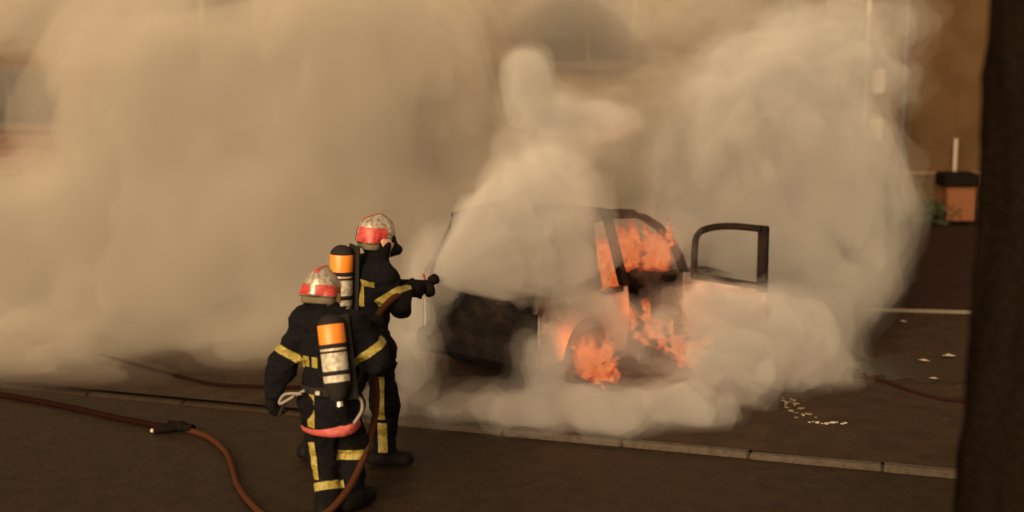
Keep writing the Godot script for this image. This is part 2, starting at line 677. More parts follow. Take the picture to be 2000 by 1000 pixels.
func window(parent: Node3D, x0: float, x1: float, y0: float, y1: float, frame: Material, bars: int) -> Node3D:
	var z := -24.42
	var w := Node3D.new()
	w.name = "window"
	parent.add_child(w, true)
	w.position = Vector3((x0 + x1) / 2.0, y0, z)
	var hw := (x1 - x0) / 2.0
	var h := y1 - y0
	var st := begin()
	box(st, Vector3(0, 0.035, 0), Vector3(hw * 2, 0.07, 0.08), 0.008)
	box(st, Vector3(0, h - 0.035, 0), Vector3(hw * 2, 0.07, 0.08), 0.008)
	for s in [-1, 1]:
		box(st, Vector3(s * (hw - 0.035), h / 2, 0.003), Vector3(0.07, h, 0.08), 0.008)
	for b in bars:
		box(st, Vector3(-hw + 2.0 * hw * (b + 1) / (bars + 1), h / 2, 0.003), Vector3(0.06, h - 0.1, 0.06), 0.008)
	put("frame", done(st), frame, w)
	for b in bars + 1:
		var o := put("pane", box_mesh(Vector3(2.0 * hw / (bars + 1) - 0.06, h - 0.12, 0.008), 0.001), M.pane, w)
		o.position = Vector3(-hw + 2.0 * hw * (b + 0.5) / (bars + 1), h / 2, 0)
	return w


func make_building() -> void:
	var b := base("building", Vector3(0, 0, 0))
	tag(b, "brown rendered building with dim windows standing behind the smoke", "building")
	var holes := [[0.5, 2.25, 2.85, 4.7], [3.25, 5.1, 3.62, 5.4], [-10.2, -8.15, 1.75, 2.78], [-6.6, -4.6, 2.85, 4.7], [-3.2, -1.4, 2.85, 4.7]]
	# the wall as upright strips between the openings
	var st := begin()
	var xs := [-34.0, 34.0]
	for h in holes:
		xs.append(h[0])
		xs.append(h[1])
	xs.sort()
	for k in xs.size() - 1:
		var x0: float = xs[k]
		var x1: float = xs[k + 1]
		var cuts := []
		for h in holes:
			if h[0] < x1 - 0.01 and h[1] > x0 + 0.01:
				cuts.append([h[2], h[3]])
		var y := 0.0
		for c in cuts:
			box(st, Vector3((x0 + x1) / 2, (y + c[0]) / 2, -24.55), Vector3(x1 - x0, c[0] - y, 0.5), 0.0)
			y = c[1]
		box(st, Vector3((x0 + x1) / 2, (y + 9.0) / 2, -24.55), Vector3(x1 - x0, 9.0 - y, 0.5), 0.0)
	put("wall", done(st), M.wall, b)
	put("plinth", box_mesh(Vector3(68, 0.86, 0.06), 0.01, Vector3(0, 0.43, -24.272)), M.plinth, b)
	put("ledge", box_mesh(Vector3(68, 0.07, 0.1), 0.015, Vector3(0, 0.896, -24.25)), M.ledge, b)
	put("roof", box_mesh(Vector3(69, 0.3, 8.0), 0.03, Vector3(0, 9.16, -27.9)), M.plinth, b)
	var back := begin()
	box(back, Vector3(0, 4.5, -29.0), Vector3(68, 9.0, 0.3), 0.0)
	box(back, Vector3(-33.8, 4.5, -26.8), Vector3(0.3, 8.9, 4.0), 0.0)
	box(back, Vector3(33.8, 4.5, -26.8), Vector3(0.3, 8.9, 4.0), 0.0)
	put("rear_wall", done(back), M.room, b)
	for h in holes:
		var w := window(b, h[0], h[1], h[2], h[3], M.frame if h[2] > 3.0 or h[0] < -8.0 else M.brown_frame, 1)
		put("sill", box_mesh(Vector3(h[1] - h[0] + 0.2, 0.08, 0.16), 0.012, Vector3(0, -0.04, 0.17)), M.red_stone if h[0] < -8.0 else M.ledge, w)
	# the blind behind the middle window, half down
	put("blind", box_mesh(Vector3(1.6, 1.35, 0.02), 0.004, Vector3(1.375, 4.0, -24.52)), M.grey_blind, b)
	# red courses under the window at the left end
	for k in 3:
		put("stone_course", box_mesh(Vector3(2.6, 0.24, 0.05), 0.012, Vector3(-9.2, 1.5 - k * 0.27, -24.276)), M.red_stone, b)
	# window box with plants at the upper window
	var tray := base("window_box", Vector3(4.18, 3.62, -24.1))
	tag(tray, "dark window box with leafy plants on the upper window sill", "planter")
	put("box", box_mesh(Vector3(1.6, 0.2, 0.22), 0.015, Vector3(0, 0.1, 0)), M.frame, tray)
	for k in 5:
		kind(leaf_clump(tray, "plant", Vector3(-0.62 + k * 0.31, 0.24 + 0.06 * sin(k * 2.0), 0.03), Vector3(0.2, 0.24, 0.16), 90, 0.09), "stuff")
	var pipe := base("downpipe", Vector3(7.08, 0, -24.18))
	tag(pipe, "thin dark downpipe fixed to the brown wall", "pipe")
	put("pipe", tube_mesh([Vector3(0, 0.1, 0), Vector3(0, 9.0, 0)], 0.045, 12), M.pipe, pipe)
	for k in 4:
		put("bracket", box_mesh(Vector3(0.15, 0.06, 0.16), 0.01, Vector3(0, 0.7 + k * 2.0, -0.02)), M.pipe, pipe)


func leaf_clump(parent: Node3D, called: String, at: Vector3, size: Vector3, count: int, leaf: float) -> MeshInstance3D:
	var st := begin()
	for k in count:
		var d := Vector3(rng.randfn(), rng.randfn(), rng.randfn()).normalized() * pow(rng.randf(), 0.4)
		var p := at + d * size
		var turn := Basis.from_euler(Vector3(rng.randf() * TAU, rng.randf() * TAU, rng.randf() * TAU))
		var l := leaf * rng.randf_range(0.6, 1.2)
		var t := turn * Vector3(0, l, 0)
		var s := turn * Vector3(l * 0.28, 0, 0)
		var n := turn * Vector3(0, 0, l * 0.1)
		tri(st, p - t * 0.5, p + s + n, p + t * 0.5)
		tri(st, p - t * 0.5, p + t * 0.5, p - s + n)
	return put(called, done(st), M.leaf, parent)


func make_street_things() -> void:
	var bin := base("litter_bin", Vector3(7.93, RISE, -23.6))
	tag(bin, "square orange bin with black lid against the brown wall", "bin")
	var st := begin()
	# a body that widens a little upwards
	for s in 4:
		var t := Basis(Vector3.UP, PI / 2 * s)
		face(st, [t * Vector3(-0.25, 0.1, 0.24), t * Vector3(0.25, 0.1, 0.24), t * Vector3(0.27, 0.68, 0.26), t * Vector3(-0.27, 0.68, 0.26)], t.z)
	face(st, [Vector3(-0.25, 0.1, -0.25), Vector3(0.25, 0.1, -0.25), Vector3(0.25, 0.1, 0.25), Vector3(-0.25, 0.1, 0.25)], Vector3.DOWN)
	put("body", done(st), M.orange_bin, bin)
	put("lid", box_mesh(Vector3(0.62, 0.24, 0.58), 0.025, Vector3(-0.01, 0.81, 0)), M.black, bin)
	put("lid_rim", box_mesh(Vector3(0.57, 0.035, 0.55), 0.01, Vector3(0, 0.665, 0)), M.orange_bin, bin)
	for sx in [-1, 1]:
		for sz in [-1, 1]:
			put("foot", box_mesh(Vector3(0.08, 0.1, 0.08), 0.01, Vector3(sx * 0.18, 0.05, sz * 0.18)), M.black, bin)
	var post := base("thin_post", Vector3(8.0, RISE, -24.02))
	tag(post, "thin white post sticking up behind the orange bin", "post")
	put("shaft", tube_mesh([Vector3.ZERO, Vector3(0, 1.5, 0)], 0.035, 10), M.white_pole, post)
	put("foot_plate", box_mesh(Vector3(0.14, 0.02, 0.14), 0.004, Vector3(0, 0.01, 0)), M.pipe, post)
	var sign := base("sign_post", Vector3(5.94, RISE, -22.5))
	tag(sign, "white pole with two small blank plates beside the downpipe", "sign")
	put("pole", tube_mesh([Vector3.ZERO, Vector3(0, 4.9, 0)], 0.032, 12), M.white_pole, sign)
	put("plate", box_mesh(Vector3(0.21, 0.4, 0.02), 0.006, Vector3(0.2, 2.57, 0.03)), M.white_pole, sign)
	put("plate", box_mesh(Vector3(0.2, 0.38, 0.02), 0.006, Vector3(0.19, 1.74, 0.03)), M.white_pole, sign)
	for y in [2.68, 2.46, 1.86, 1.64]:
		put("clip", box_mesh(Vector3(0.16, 0.03, 0.03), 0.005, Vector3(0.06, y, 0.012)), M.pipe, sign)
	for s in [[7.5, -23.5, 0.32, "low dark green shrub between the downpipe and the orange bin"], [6.75, -23.75, 0.26, "small dark shrub at the foot of the downpipe"], [8.75, -23.7, 0.24, "small dark shrub on the far side of the orange bin"]]:
		var bush := base("low_shrub", Vector3(s[0], RISE, s[1]))
		tag(bush, s[3], "shrub", "shrubs along the wall")
		leaf_clump(bush, "foliage", Vector3(0, s[2] * 0.7, 0), Vector3(s[2] * 1.7, s[2] * 0.75, s[2]), 420, 0.11)
		for k in 4:
			put("stem", tube_mesh([Vector3(0, 0, 0), Vector3((k - 1.5) * s[2] * 0.6, s[2], 0.05 * (k % 2))], [0.015, 0.005], 5), M.bark, bush)


func make_tree() -> void:
	var t := base("tree", Vector3(2.12, 0, -5.0))
	tag(t, "dark rough tree trunk rising close by at the roadside", "tree")
	var noise := FastNoiseLite.new()
	noise.seed = 6
	noise.frequency = 1.0
	noise.fractal_octaves = 4
	noise.fractal_type = FastNoiseLite.FRACTAL_RIDGED
	var st := begin()
	st.set_smooth_group(0)
	var rings := []
	for k in 81:
		var y := k * 0.075
		var r0 := 0.37 - 0.012 * y + 0.22 * exp(-y * 2.2)
		var ring := []
		for j in 64:
			var a := TAU * j / 64
			var r := r0 + 0.045 * noise.get_noise_3d(cos(a) * 3.2, y * 0.9, sin(a) * 3.2)
			ring.append(Vector3(cos(a) * r + 0.03 * sin(y * 0.8), y, sin(a) * r))
		rings.append(ring)
	for k in 80:
		for j in 64:
			quad(st, rings[k][(j + 1) % 64], rings[k][j], rings[k + 1][j], rings[k + 1][(j + 1) % 64])
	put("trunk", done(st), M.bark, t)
	var limbs := [[0.3, 1.2, 2.4, 0.5], [2.4, 1.5, 2.0, 0.9], [4.4, 1.1, 2.6, 0.3]]
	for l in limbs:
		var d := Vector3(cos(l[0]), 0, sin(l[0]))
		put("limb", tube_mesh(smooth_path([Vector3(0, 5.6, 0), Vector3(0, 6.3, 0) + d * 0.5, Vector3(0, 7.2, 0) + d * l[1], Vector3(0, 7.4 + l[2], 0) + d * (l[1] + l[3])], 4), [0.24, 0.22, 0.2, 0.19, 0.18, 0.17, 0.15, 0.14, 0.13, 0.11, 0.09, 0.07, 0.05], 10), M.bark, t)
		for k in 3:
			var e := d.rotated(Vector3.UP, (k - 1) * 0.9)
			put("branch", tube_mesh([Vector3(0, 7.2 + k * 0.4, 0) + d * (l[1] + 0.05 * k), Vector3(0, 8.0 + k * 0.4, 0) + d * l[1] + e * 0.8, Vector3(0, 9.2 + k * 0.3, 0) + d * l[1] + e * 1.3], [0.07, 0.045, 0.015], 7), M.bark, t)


func make_litter() -> void:
	var bright := [[4.46, -14.9, 0.09, "white crumpled scrap lying just before the painted line"], [4.42, -13.15, 0.15, "long pale strip of debris beyond the puddle"], [4.1, -12.95, 0.12, "thin pale sliver of debris at the puddle edge"], [3.97, -12.22, 0.09, "bright white scrap lying in the dark puddle"]]
	for s in bright:
		var st := begin()
		var p := [Vector3(-0.5, 0.02, -0.18), Vector3(0.1, 0.12, -0.25), Vector3(0.55, 0.0, 0.02), Vector3(0.15, 0.05, 0.26), Vector3(-0.42, 0.1, 0.2)]
		var c := Vector3(0.12, 0.12, 0.05)
		for k in 5:
			var a: Vector3 = p[k]
			var b: Vector3 = p[(k + 1) % 5]
			face(st, [a * s[2], b * s[2], c * s[2]], Vector3.UP)
			face(st, [a * s[2], b * s[2], Vector3.ZERO], Vector3.DOWN)
		var o := put("debris_scrap", done(st), M.scrap)
		o.position = Vector3(s[0], RISE + 0.012, s[1])
		o.rotation.y = rng.randf_range(-0.5, 0.5)
		tag(o, s[3], "debris")
	var chips := []
	for k in 3:
		var st := begin()
		var r := RandomNumberGenerator.new()
		r.seed = 50 + k
		var rim := []
		for j in 6:
			rim.append(Vector3(cos(TAU * j / 6) * r.randf_range(0.5, 1.0), 0, sin(TAU * j / 6) * r.randf_range(0.4, 0.8)))
		for j in 6:
			var a: Vector3 = rim[j]
			var b: Vector3 = rim[(j + 1) % 6]
			var up := Vector3(0, 0.22, 0)
			face(st, [a + up, b + up, up * 1.5], Vector3.UP)
			face(st, [a, b, b + up, a + up], a + b)
		chips.append(done(st))
	for k in 44:
		var t := k / 44.0
		var x: float = lerpf(2.42, 2.5, t) + rng.randfn() * 0.05
		var z: float = lerpf(-11.5, -10.75, t) + rng.randfn() * 0.05
		if k > 33:
			x = 2.45 + (k - 33) * 0.032
			z = -10.74 + rng.randfn() * 0.02
		var o := put("pale_chip", chips[k % 3], M.scrap_yellow if k < 33 else M.scrap)
		o.position = Vector3(x, RISE + 0.002, z)
		o.rotation.y = rng.randf() * TAU
		o.scale = Vector3.ONE * rng.randf_range(0.012, 0.036)
		tag(o, "small pale chip in the trail of fragments by the kerb", "debris", "pale chips scattered by the kerb")
	for k in 34:
		var x := rng.randf_range(1.6, 4.4)
		var z := rng.randf_range(-13.6, -10.2)
		if (Vector3(x, 0, z) - KERB_A).dot(Vector3(KERB_WAY.z, 0, -KERB_WAY.x)) < 0.3:
			continue
		var o := put("cinder", chips[k % 3], M.cinder)
		o.position = Vector3(x, RISE + 0.002, z)
		o.rotation.y = rng.randf() * TAU
		o.scale = Vector3.ONE * rng.randf_range(0.012, 0.04)
		tag(o, "small black cinder on the ground round the burning car", "cinder", "cinders scattered round the car")


# ---------------------------------------------------------------- the burning car

func side_x(u: float, w: float) -> float:
	var x := 0.81 - 0.05 * pow((w - 0.55) / 0.45, 2.0)
	if w > 0.84:
		x = lerpf(0.788, 0.66, clampf((w - 0.84) / 0.66, 0.0, 1.0))
	if u < 0.3:
		x -= 0.1 * pow((0.3 - u) / 0.3, 2.0)
	if u > 3.0:
		x -= 0.16 * pow((u - 3.0) / 0.5, 2.0)
	return x


# a sheet of bodywork with thickness: an outline in (along, height) bent to the side of the car
func side_panel(outline: Array, side: float, thick := 0.025, flat := 999.0) -> ArrayMesh:
	var poly := PackedVector2Array(outline)
	var st := begin()
	var on := func(p: Vector2, inward: float) -> Vector3:
		var x: float = (side_x(p.x, p.y) if flat > 900.0 else flat) - inward
		return Vector3(side * x, p.y, -p.x)
	var low := 9.0
	var high := -9.0
	var left := 9.0
	var right := -9.0
	for p in poly:
		low = minf(low, p.y)
		high = maxf(high, p.y)
		left = minf(left, p.x)
		right = maxf(right, p.x)
	st.set_smooth_group(-1)
	var rows := maxi(1, int(ceil((high - low) / 0.09)))
	var cols := maxi(1, int(ceil((right - left) / 0.15)))
	for r in rows:
		for c in cols:
			var y0 := lerpf(low, high, float(r) / rows)
			var y1 := lerpf(low, high, float(r + 1) / rows)
			var x0 := lerpf(left, right, float(c) / cols)
			var x1 := lerpf(left, right, float(c + 1) / cols)
			for piece in Geometry2D.intersect_polygons(poly, PackedVector2Array([Vector2(x0, y0), Vector2(x1, y0), Vector2(x1, y1), Vector2(x0, y1)])):
				var t := Geometry2D.triangulate_polygon(piece)
				for k in range(0, t.size(), 3):
					face(st, [on.call(piece[t[k]], 0.0), on.call(piece[t[k + 1]], 0.0), on.call(piece[t[k + 2]], 0.0)], Vector3(side, 0, 0))
					face(st, [on.call(piece[t[k]], thick), on.call(piece[t[k + 1]], thick), on.call(piece[t[k + 2]], thick)], Vector3(-side, 0, 0))
	for k in poly.size():
		var a := poly[k]
		var b := poly[(k + 1) % poly.size()]
		quad(st, on.call(a, 0.0), on.call(b, 0.0), on.call(b, thick), on.call(a, thick))
	return done(st)


func arch(u: float, r: float, w: float) -> Array:
	var out := []
	for k in 13:
		var a := PI - PI * k / 12.0
		out.append(Vector2(u + cos(a) * r, w + sin(a) * r))
	return out


func wheel(parent: Node3D, at: Vector3, side: float) -> void:
	var w := Node3D.new()
	w.name = "wheel"
	parent.add_child(w, true)
	w.position = at
	var axis := Vector3(side, 0, 0)
	put("tyre", lathe_mesh([Vector2(-0.09, 0.19), Vector2(-0.095, 0.24), Vector2(-0.08, 0.285), Vector2(-0.05, 0.295), Vector2(0.05, 0.295), Vector2(0.08, 0.285), Vector2(0.095, 0.24), Vector2(0.09, 0.19), Vector2(-0.09, 0.19)], 32, Vector3.ZERO, axis), M.tyre, w)
	var st := begin()
	for k in 5:
		var t := Basis(Vector3.RIGHT, TAU * k / 5.0)
		box(st, t * Vector3(side * 0.055, 0.11, 0), Vector3(0.03, 0.17, 0.05), 0.008, t)
	box(st, Vector3(side * 0.055, 0, 0), Vector3(0.045, 0.1, 0.1), 0.015)
	put("rim", lathe_mesh([Vector2(-0.07, 0.185), Vector2(0.06, 0.192), Vector2(0.085, 0.198), Vector2(0.085, 0.175), Vector2(0.05, 0.165), Vector2(-0.07, 0.165)], 28, Vector3.ZERO, axis), M.rim, w)
	put("spokes", done(st), M.rim, w)


func make_car() -> void:
	var car := base("burning_car", Vector3(0.30, RISE, -11.55) - Vector3(0.766, 0, 0.643) * 0.81, deg_to_rad(-40))
	tag(car, "burnt-out small hatchback on fire with its door flung open", "car")
	for side in [1.0, -1.0]:
		var q := [Vector2(0.04, 0.26)]
		q.append_array(arch(0.62, 0.34, 0.3))
		q.append_array([Vector2(1.28, 0.2), Vector2(1.28, 0.84), Vector2(0.04, 0.86)])
		put("quarter_panel", side_panel(q, side), M.car_paint, car)
		var f := [Vector2(2.29, 0.2)]
		f.append_array(arch(2.9, 0.34, 0.3))
		f.append_array([Vector2(3.46, 0.26), Vector2(3.46, 0.62), Vector2(3.2, 0.74), Vector2(2.29, 0.84)])
		put("wing", side_panel(f, side), M.car_paint, car)
		put("sill", side_panel([Vector2(1.285, 0.19), Vector2(2.285, 0.19), Vector2(2.285, 0.3), Vector2(1.285, 0.3)], side, 0.12), M.char, car)
		put("rear_pillar", side_panel([Vector2(0.07, 0.862), Vector2(0.84, 0.845), Vector2(0.9, 1.48), Vector2(0.42, 1.5)], side, 0.05), M.char, car)
		put("door_pillar", side_panel([Vector2(1.22, 0.845), Vector2(1.31, 0.845), Vector2(1.2, 1.51), Vector2(1.11, 1.51)], side, 0.06), M.char, car)
		put("front_pillar", side_panel([Vector2(2.27, 0.845), Vector2(2.36, 0.845), Vector2(2.31, 1.02), Vector2(2.19, 1.2), Vector2(2.0, 1.36), Vector2(1.76, 1.475), Vector2(1.52, 1.53), Vector2(1.51, 1.475), Vector2(1.73, 1.42), Vector2(1.95, 1.305), Vector2(2.12, 1.16), Vector2(2.22, 1.01)], side, 0.06), M.char, car)
		put("roof_rail", tube_mesh(smooth_path([Vector3(side * 0.655, 1.49, -0.4), Vector3(side * 0.655, 1.535, -0.9), Vector3(side * 0.655, 1.54, -1.25), Vector3(side * 0.655, 1.505, -1.56)], 4), 0.035, 8), M.char, car)
		put("tail_light", tube_mesh([Vector3(side * 0.71, 0.74, 0.0), Vector3(side * 0.7, 0.9, -0.06), Vector3(side * 0.66, 1.22, -0.27)], [0.05, 0.06, 0.04], 10), M.tail_light, car)
		put("headlight", box_mesh(Vector3(0.3, 0.13, 0.12), 0.03, Vector3(side * 0.5, 0.62, -3.42)), M.lamp_glass, car)
		wheel(car, Vector3(side * 0.7, 0.295, -0.62), side)
		wheel(car, Vector3(side * 0.7, 0.295, -2.9), side)
		put("window_sill", side_panel([Vector2(0.84, 0.8), Vector2(1.2, 0.8), Vector2(1.2, 0.845), Vector2(0.84, 0.845)], side, 0.07, 0.80), M.char, car)
	# far side, closed
	put("door", side_panel([Vector2(1.285, 0.31), Vector2(2.285, 0.31), Vector2(2.285, 0.84), Vector2(1.285, 0.84)], -1.0, 0.05), M.car_paint, car)
	# roof
	var st := begin()
	st.set_smooth_group(0)
	for under in [0.0, 0.03]:
		for i in 10:
			for j in 8:
				var p := []
				for c in [[i, j], [i + 1, j], [i + 1, j + 1], [i, j + 1]]:
					var x: float = lerpf(-0.66, 0.66, c[1] / 8.0)
					var u: float = lerpf(0.4, 1.62, c[0] / 10.0)
					p.append(Vector3(x, 1.56 - 0.05 * pow(x / 0.66, 2.0) - 0.05 * pow((u - 1.05) / 0.7, 2.0) - under, -u))
				face(st, p, Vector3.UP if under == 0.0 else Vector3.DOWN)
	put("roof", done(st), M.char, car)
	# tail: gate with an empty rear window, bumper
	st = begin()
	box(st, Vector3(0, 0.64, -0.03), Vector3(1.36, 0.42, 0.07), 0.03)
	for s in [-1, 1]:
		tube(st, [Vector3(s * 0.66, 0.84, -0.03), Vector3(s * 0.6, 1.46, -0.38)], 0.045, 8)
	tube(st, [Vector3(-0.6, 1.46, -0.38), Vector3(0.6, 1.46, -0.38)], 0.045, 8)
	put("tailgate", done(st), M.char, car)
	put("rear_bumper", box_mesh(Vector3(1.5, 0.24, 0.18), 0.06, Vector3(0, 0.34, 0.0)), M.char, car)
	put("front_bumper", box_mesh(Vector3(1.36, 0.28, 0.2), 0.07, Vector3(0, 0.36, -3.42)), M.char, car)
	st = begin()
	st.set_smooth_group(0)
	for i in 8:
		for j in 8:
			var p := []
			for c in [[i, j], [i + 1, j], [i + 1, j + 1], [i, j + 1]]:
				var x: float = lerpf(-0.74, 0.74, c[1] / 8.0)
				var t: float = c[0] / 8.0
				p.append(Vector3(x * (1.0 - 0.12 * t), 0.9 - 0.2 * t * t - 0.05 * x * x, -lerpf(2.26, 3.42, t)))
			face(st, p, Vector3.UP)
	put("bonnet", done(st), M.car_paint, car)
	st = begin()
	box(st, Vector3(0, 0.22, -1.75), Vector3(1.46, 0.06, 3.3), 0.02)
	put("floor_pan", done(st), M.char, car)
	put("dashboard", box_mesh(Vector3(1.4, 0.3, 0.4), 0.08, Vector3(0, 0.74, -2.15)), M.char, car)
	put("steering_wheel", steering(), M.char, car)
	for s in [-1, 1]:
		var seat := Node3D.new()
		seat.name = "seat"
		car.add_child(seat, true)
		seat.position = Vector3(s * 0.36, 0.25, -1.45)
		put("cushion", box_mesh(Vector3(0.48, 0.2, 0.5), 0.06, Vector3(0, 0.1, 0)), M.char, seat)
		put("backrest", box_mesh(Vector3(0.46, 0.6, 0.13), 0.05, Vector3(0, 0.48, 0.3), Basis(Vector3.RIGHT, 0.25)), M.char, seat)
		put("headrest", box_mesh(Vector3(0.26, 0.16, 0.1), 0.04, Vector3(0, 0.88, 0.4)), M.char, seat)
	put("rear_bench", box_mesh(Vector3(1.2, 0.5, 0.16), 0.05, Vector3(0, 0.6, -0.5), Basis(Vector3.RIGHT, 0.2)), M.char, car)
	# the open door
	var door := Node3D.new()
	door.name = "open_door"
	car.add_child(door, true)
	door.position = Vector3(0.79, 0, -2.24)
	door.rotation.y = deg_to_rad(84)
	door.set_meta("label", "blackened open door with an empty window frame")
	st = begin()
	box(st, Vector3(0, 0.51, 0.52), Vector3(0.06, 0.58, 1.0), 0.03)
	put("panel", done(st), M.car_paint, door)
	st = begin()
	var edge := smooth_path([Vector3(0, 0.8, 0.15), Vector3(-0.01, 1.08, 0.155), Vector3(-0.02, 1.26, 0.2), Vector3(-0.03, 1.345, 0.38), Vector3(-0.04, 1.385, 0.66), Vector3(-0.04, 1.39, 0.98)], 5)
	tube(st, edge, 0.034, 8)
	tube(st, [Vector3(0, 0.83, 0.13), Vector3(0, 0.83, 1.0)], 0.034, 8)
	box(st, Vector3(-0.02, 1.1, 0.985), Vector3(0.06, 0.64, 0.11), 0.014)
	put("window_frame", done(st), M.char, door)
	put("handle", box_mesh(Vector3(0.03, 0.03, 0.16), 0.01, Vector3(0.045, 0.72, 0.86)), M.char, door)
	put("hinge", box_mesh(Vector3(0.08, 0.06, 0.1), 0.01, Vector3(-0.03, 0.6, 0.0)), M.char, door)


func steering() -> ArrayMesh:
	var t := TorusMesh.new()
	t.inner_radius = 0.16
	t.outer_radius = 0.19
	var st := SurfaceTool.new()
	st.append_from(t, 0, Transform3D(Basis(Vector3.RIGHT, 1.15), Vector3(-0.36, 0.86, -1.85)))
	return st.commit()


func fire(at: Vector3, label: String, tongues: Array, thick: float, power: float) -> void:
	var f := base("flame", at)
	tag(f, label, "flame")
	var big := []
	var small := []
	var all := []
	for t in tongues:
		all.append(t)
		for k in 2:
			var o := Vector3(rng.randfn() * 0.09, rng.randf_range(-0.05, 0.08), rng.randfn() * 0.04)
			all.append([t[0] + o, (t[1] as Vector3).lerp(t[0], rng.randf_range(0.0, 0.5)) + o * 1.6])
	for t in all:
		var p: Vector3 = t[0]
		var top: Vector3 = t[1]
		var mid := p.lerp(top, 0.5) + Vector3(rng.randf_range(-0.05, 0.05), 0, rng.randf_range(-0.04, 0.04))
		big.append([p, mid, thick, thick * 0.5])
		big.append([mid, top, thick * 0.5, 0.008])
		small.append([p, mid, thick * 0.55, thick * 0.35])
		small.append([mid, p.lerp(top, 0.85), thick * 0.35, 0.006])
	put("flame_core", net_mesh(flesh(small, 0.012, 50.0, 0.05, [], 10.0, false)), M.flame_inner, f)
	put("flame_tongues", net_mesh(flesh(big, 0.013, 45.0, 0.07, [], 9.0, false)), M.flame_outer, f)
	var l := OmniLight3D.new()
	l.name = "fire_light"
	l.light_color = Color(1.0, 0.46, 0.2)
	l.light_energy = power
	l.light_size = 0.12
	l.omni_range = 30.0
	l.omni_attenuation = 2.0
	l.shadow_enabled = true
	f.add_child(l)
	l.position = (tongues[0][0] as Vector3).lerp(tongues[0][1], 0.6) + Vector3(0, 0.06, 0.12)


func make_flames() -> void:
	fire(Vector3(0.72, 0.2, -11.86), "orange flames licking round the rear wheel of the burning car", [
		[Vector3(-0.12, 0.04, 0), Vector3(-0.17, 0.26, 0.03)], [Vector3(0.02, 0.02, 0.03), Vector3(-0.04, 0.28, 0.02)], [Vector3(0.12, 0.0, 0.02), Vector3(0.13, 0.32, 0)], [Vector3(0.22, -0.08, 0.03), Vector3(0.2, 0.14, 0)], [Vector3(-0.05, 0.0, 0.05), Vector3(0.04, 0.22, 0.08)]], 0.034, 0.13)
	fire(Vector3(1.45, 0.28, -12.72), "red flames pouring over the sill under the open door", [
		[Vector3(-0.1, 0.1, 0), Vector3(-0.13, 0.44, -0.05)], [Vector3(0.0, 0.0, 0), Vector3(-0.02, 0.24, 0.02)], [Vector3(0.14, -0.08, 0.02), Vector3(0.1, 0.24, 0)], [Vector3(0.26, -0.14, 0.02), Vector3(0.2, 0.14, 0.03)], [Vector3(0.36, -0.18, 0), Vector3(0.34, 0.06, 0)]], 0.032, 0.16)
	fire(Vector3(1.25, 1.0, -13.25), "orange fire glowing inside the cabin behind the window opening", [
		[Vector3(-0.2, 0.0, 0), Vector3(-0.25, 0.36, 0)], [Vector3(0.0, 0.0, -0.05), Vector3(-0.04, 0.4, 0)], [Vector3(0.2, 0.02, 0.05), Vector3(0.16, 0.34, 0.02)], [Vector3(0.1, 0.0, 0.1), Vector3(0.06, 0.4, 0.1)], [Vector3(-0.1, 0.0, 0.1), Vector3(-0.14, 0.44, 0.1)], [Vector3(0.26, -0.05, 0), Vector3(0.26, 0.16, 0)]], 0.06, 0.35)
	fire(Vector3(0.9, 0.85, -12.75), "dark red fire behind the small rear side window of the car", [
		[Vector3(0.0, 0.0, 0), Vector3(0.0, 0.5, 0)], [Vector3(-0.16, 0.0, -0.05), Vector3(-0.18, 0.48, 0)], [Vector3(0.1, -0.04, -0.02), Vector3(0.13, 0.36, -0.02)], [Vector3(-0.05, 0.0, 0.06), Vector3(-0.08, 0.34, 0.06)]], 0.055, 0.2)


# ---------------------------------------------------------------- firefighters

# six planes round a box-shaped piece of space: centre, three directions, three half sizes
func around(c: Vector3, half: Vector3, turn := Basis.IDENTITY) -> Array:
	return between(turn.x, c, -half.x, half.x) + between(turn.y, c, -half.y, half.y) + between(turn.z, c, -half.z, half.z)


func frame_along(way: Vector3) -> Basis:
	var y := way.normalized()
	var x := y.cross(Vector3.BACK if absf(y.z) < 0.9 else Vector3.UP).normalized()
	return Basis(x, y, x.cross(y))


func glove(root: Node3D, wrist: Vector3, elbow: Vector3, reach: Vector3, palm: Vector3, thumb: Vector3) -> void:
	# a padded glove: palm, four fingers that curl and a thumb at the side
	var d := reach.normalized()
	var n := (palm - d * palm.dot(d)).normalized()
	var s := (thumb - d * thumb.dot(d) - n * thumb.dot(n)).normalized()
	var bones := []
	bones.append([wrist.lerp(elbow, 0.25), wrist, 0.052, 0.046])
	bones.append([wrist, wrist + d * 0.07, 0.036, 0.042])
	for k in 4:
		var a := wrist + d * 0.085 + s * (0.034 - k * 0.022)
		var l: float = [0.036, 0.04, 0.038, 0.03][k]
		var b := a + d * l + n * 0.012
		var c := b + d * l * 0.35 + n * l * 0.85
		var e := c - d * l * 0.5 + n * l * 0.45
		bones.append([wrist + d * 0.05 + s * (0.026 - k * 0.018), a, 0.017, 0.0155])
		bones.append([a, b, 0.0155, 0.0145])
		bones.append([b, c, 0.0145, 0.0135])
		bones.append([c, e, 0.0135, 0.012])
	var t := wrist + d * 0.02 + s * 0.04
	bones.append([t, t + d * 0.045 + s * 0.025 + n * 0.02, 0.019, 0.017])
	bones.append([t + d * 0.045 + s * 0.025 + n * 0.02, t + d * 0.06 + s * 0.01 + n * 0.055, 0.017, 0.014])
	put("glove", net_mesh(flesh(bones, 0.007, 90.0, 0.002)), M.glove, root)


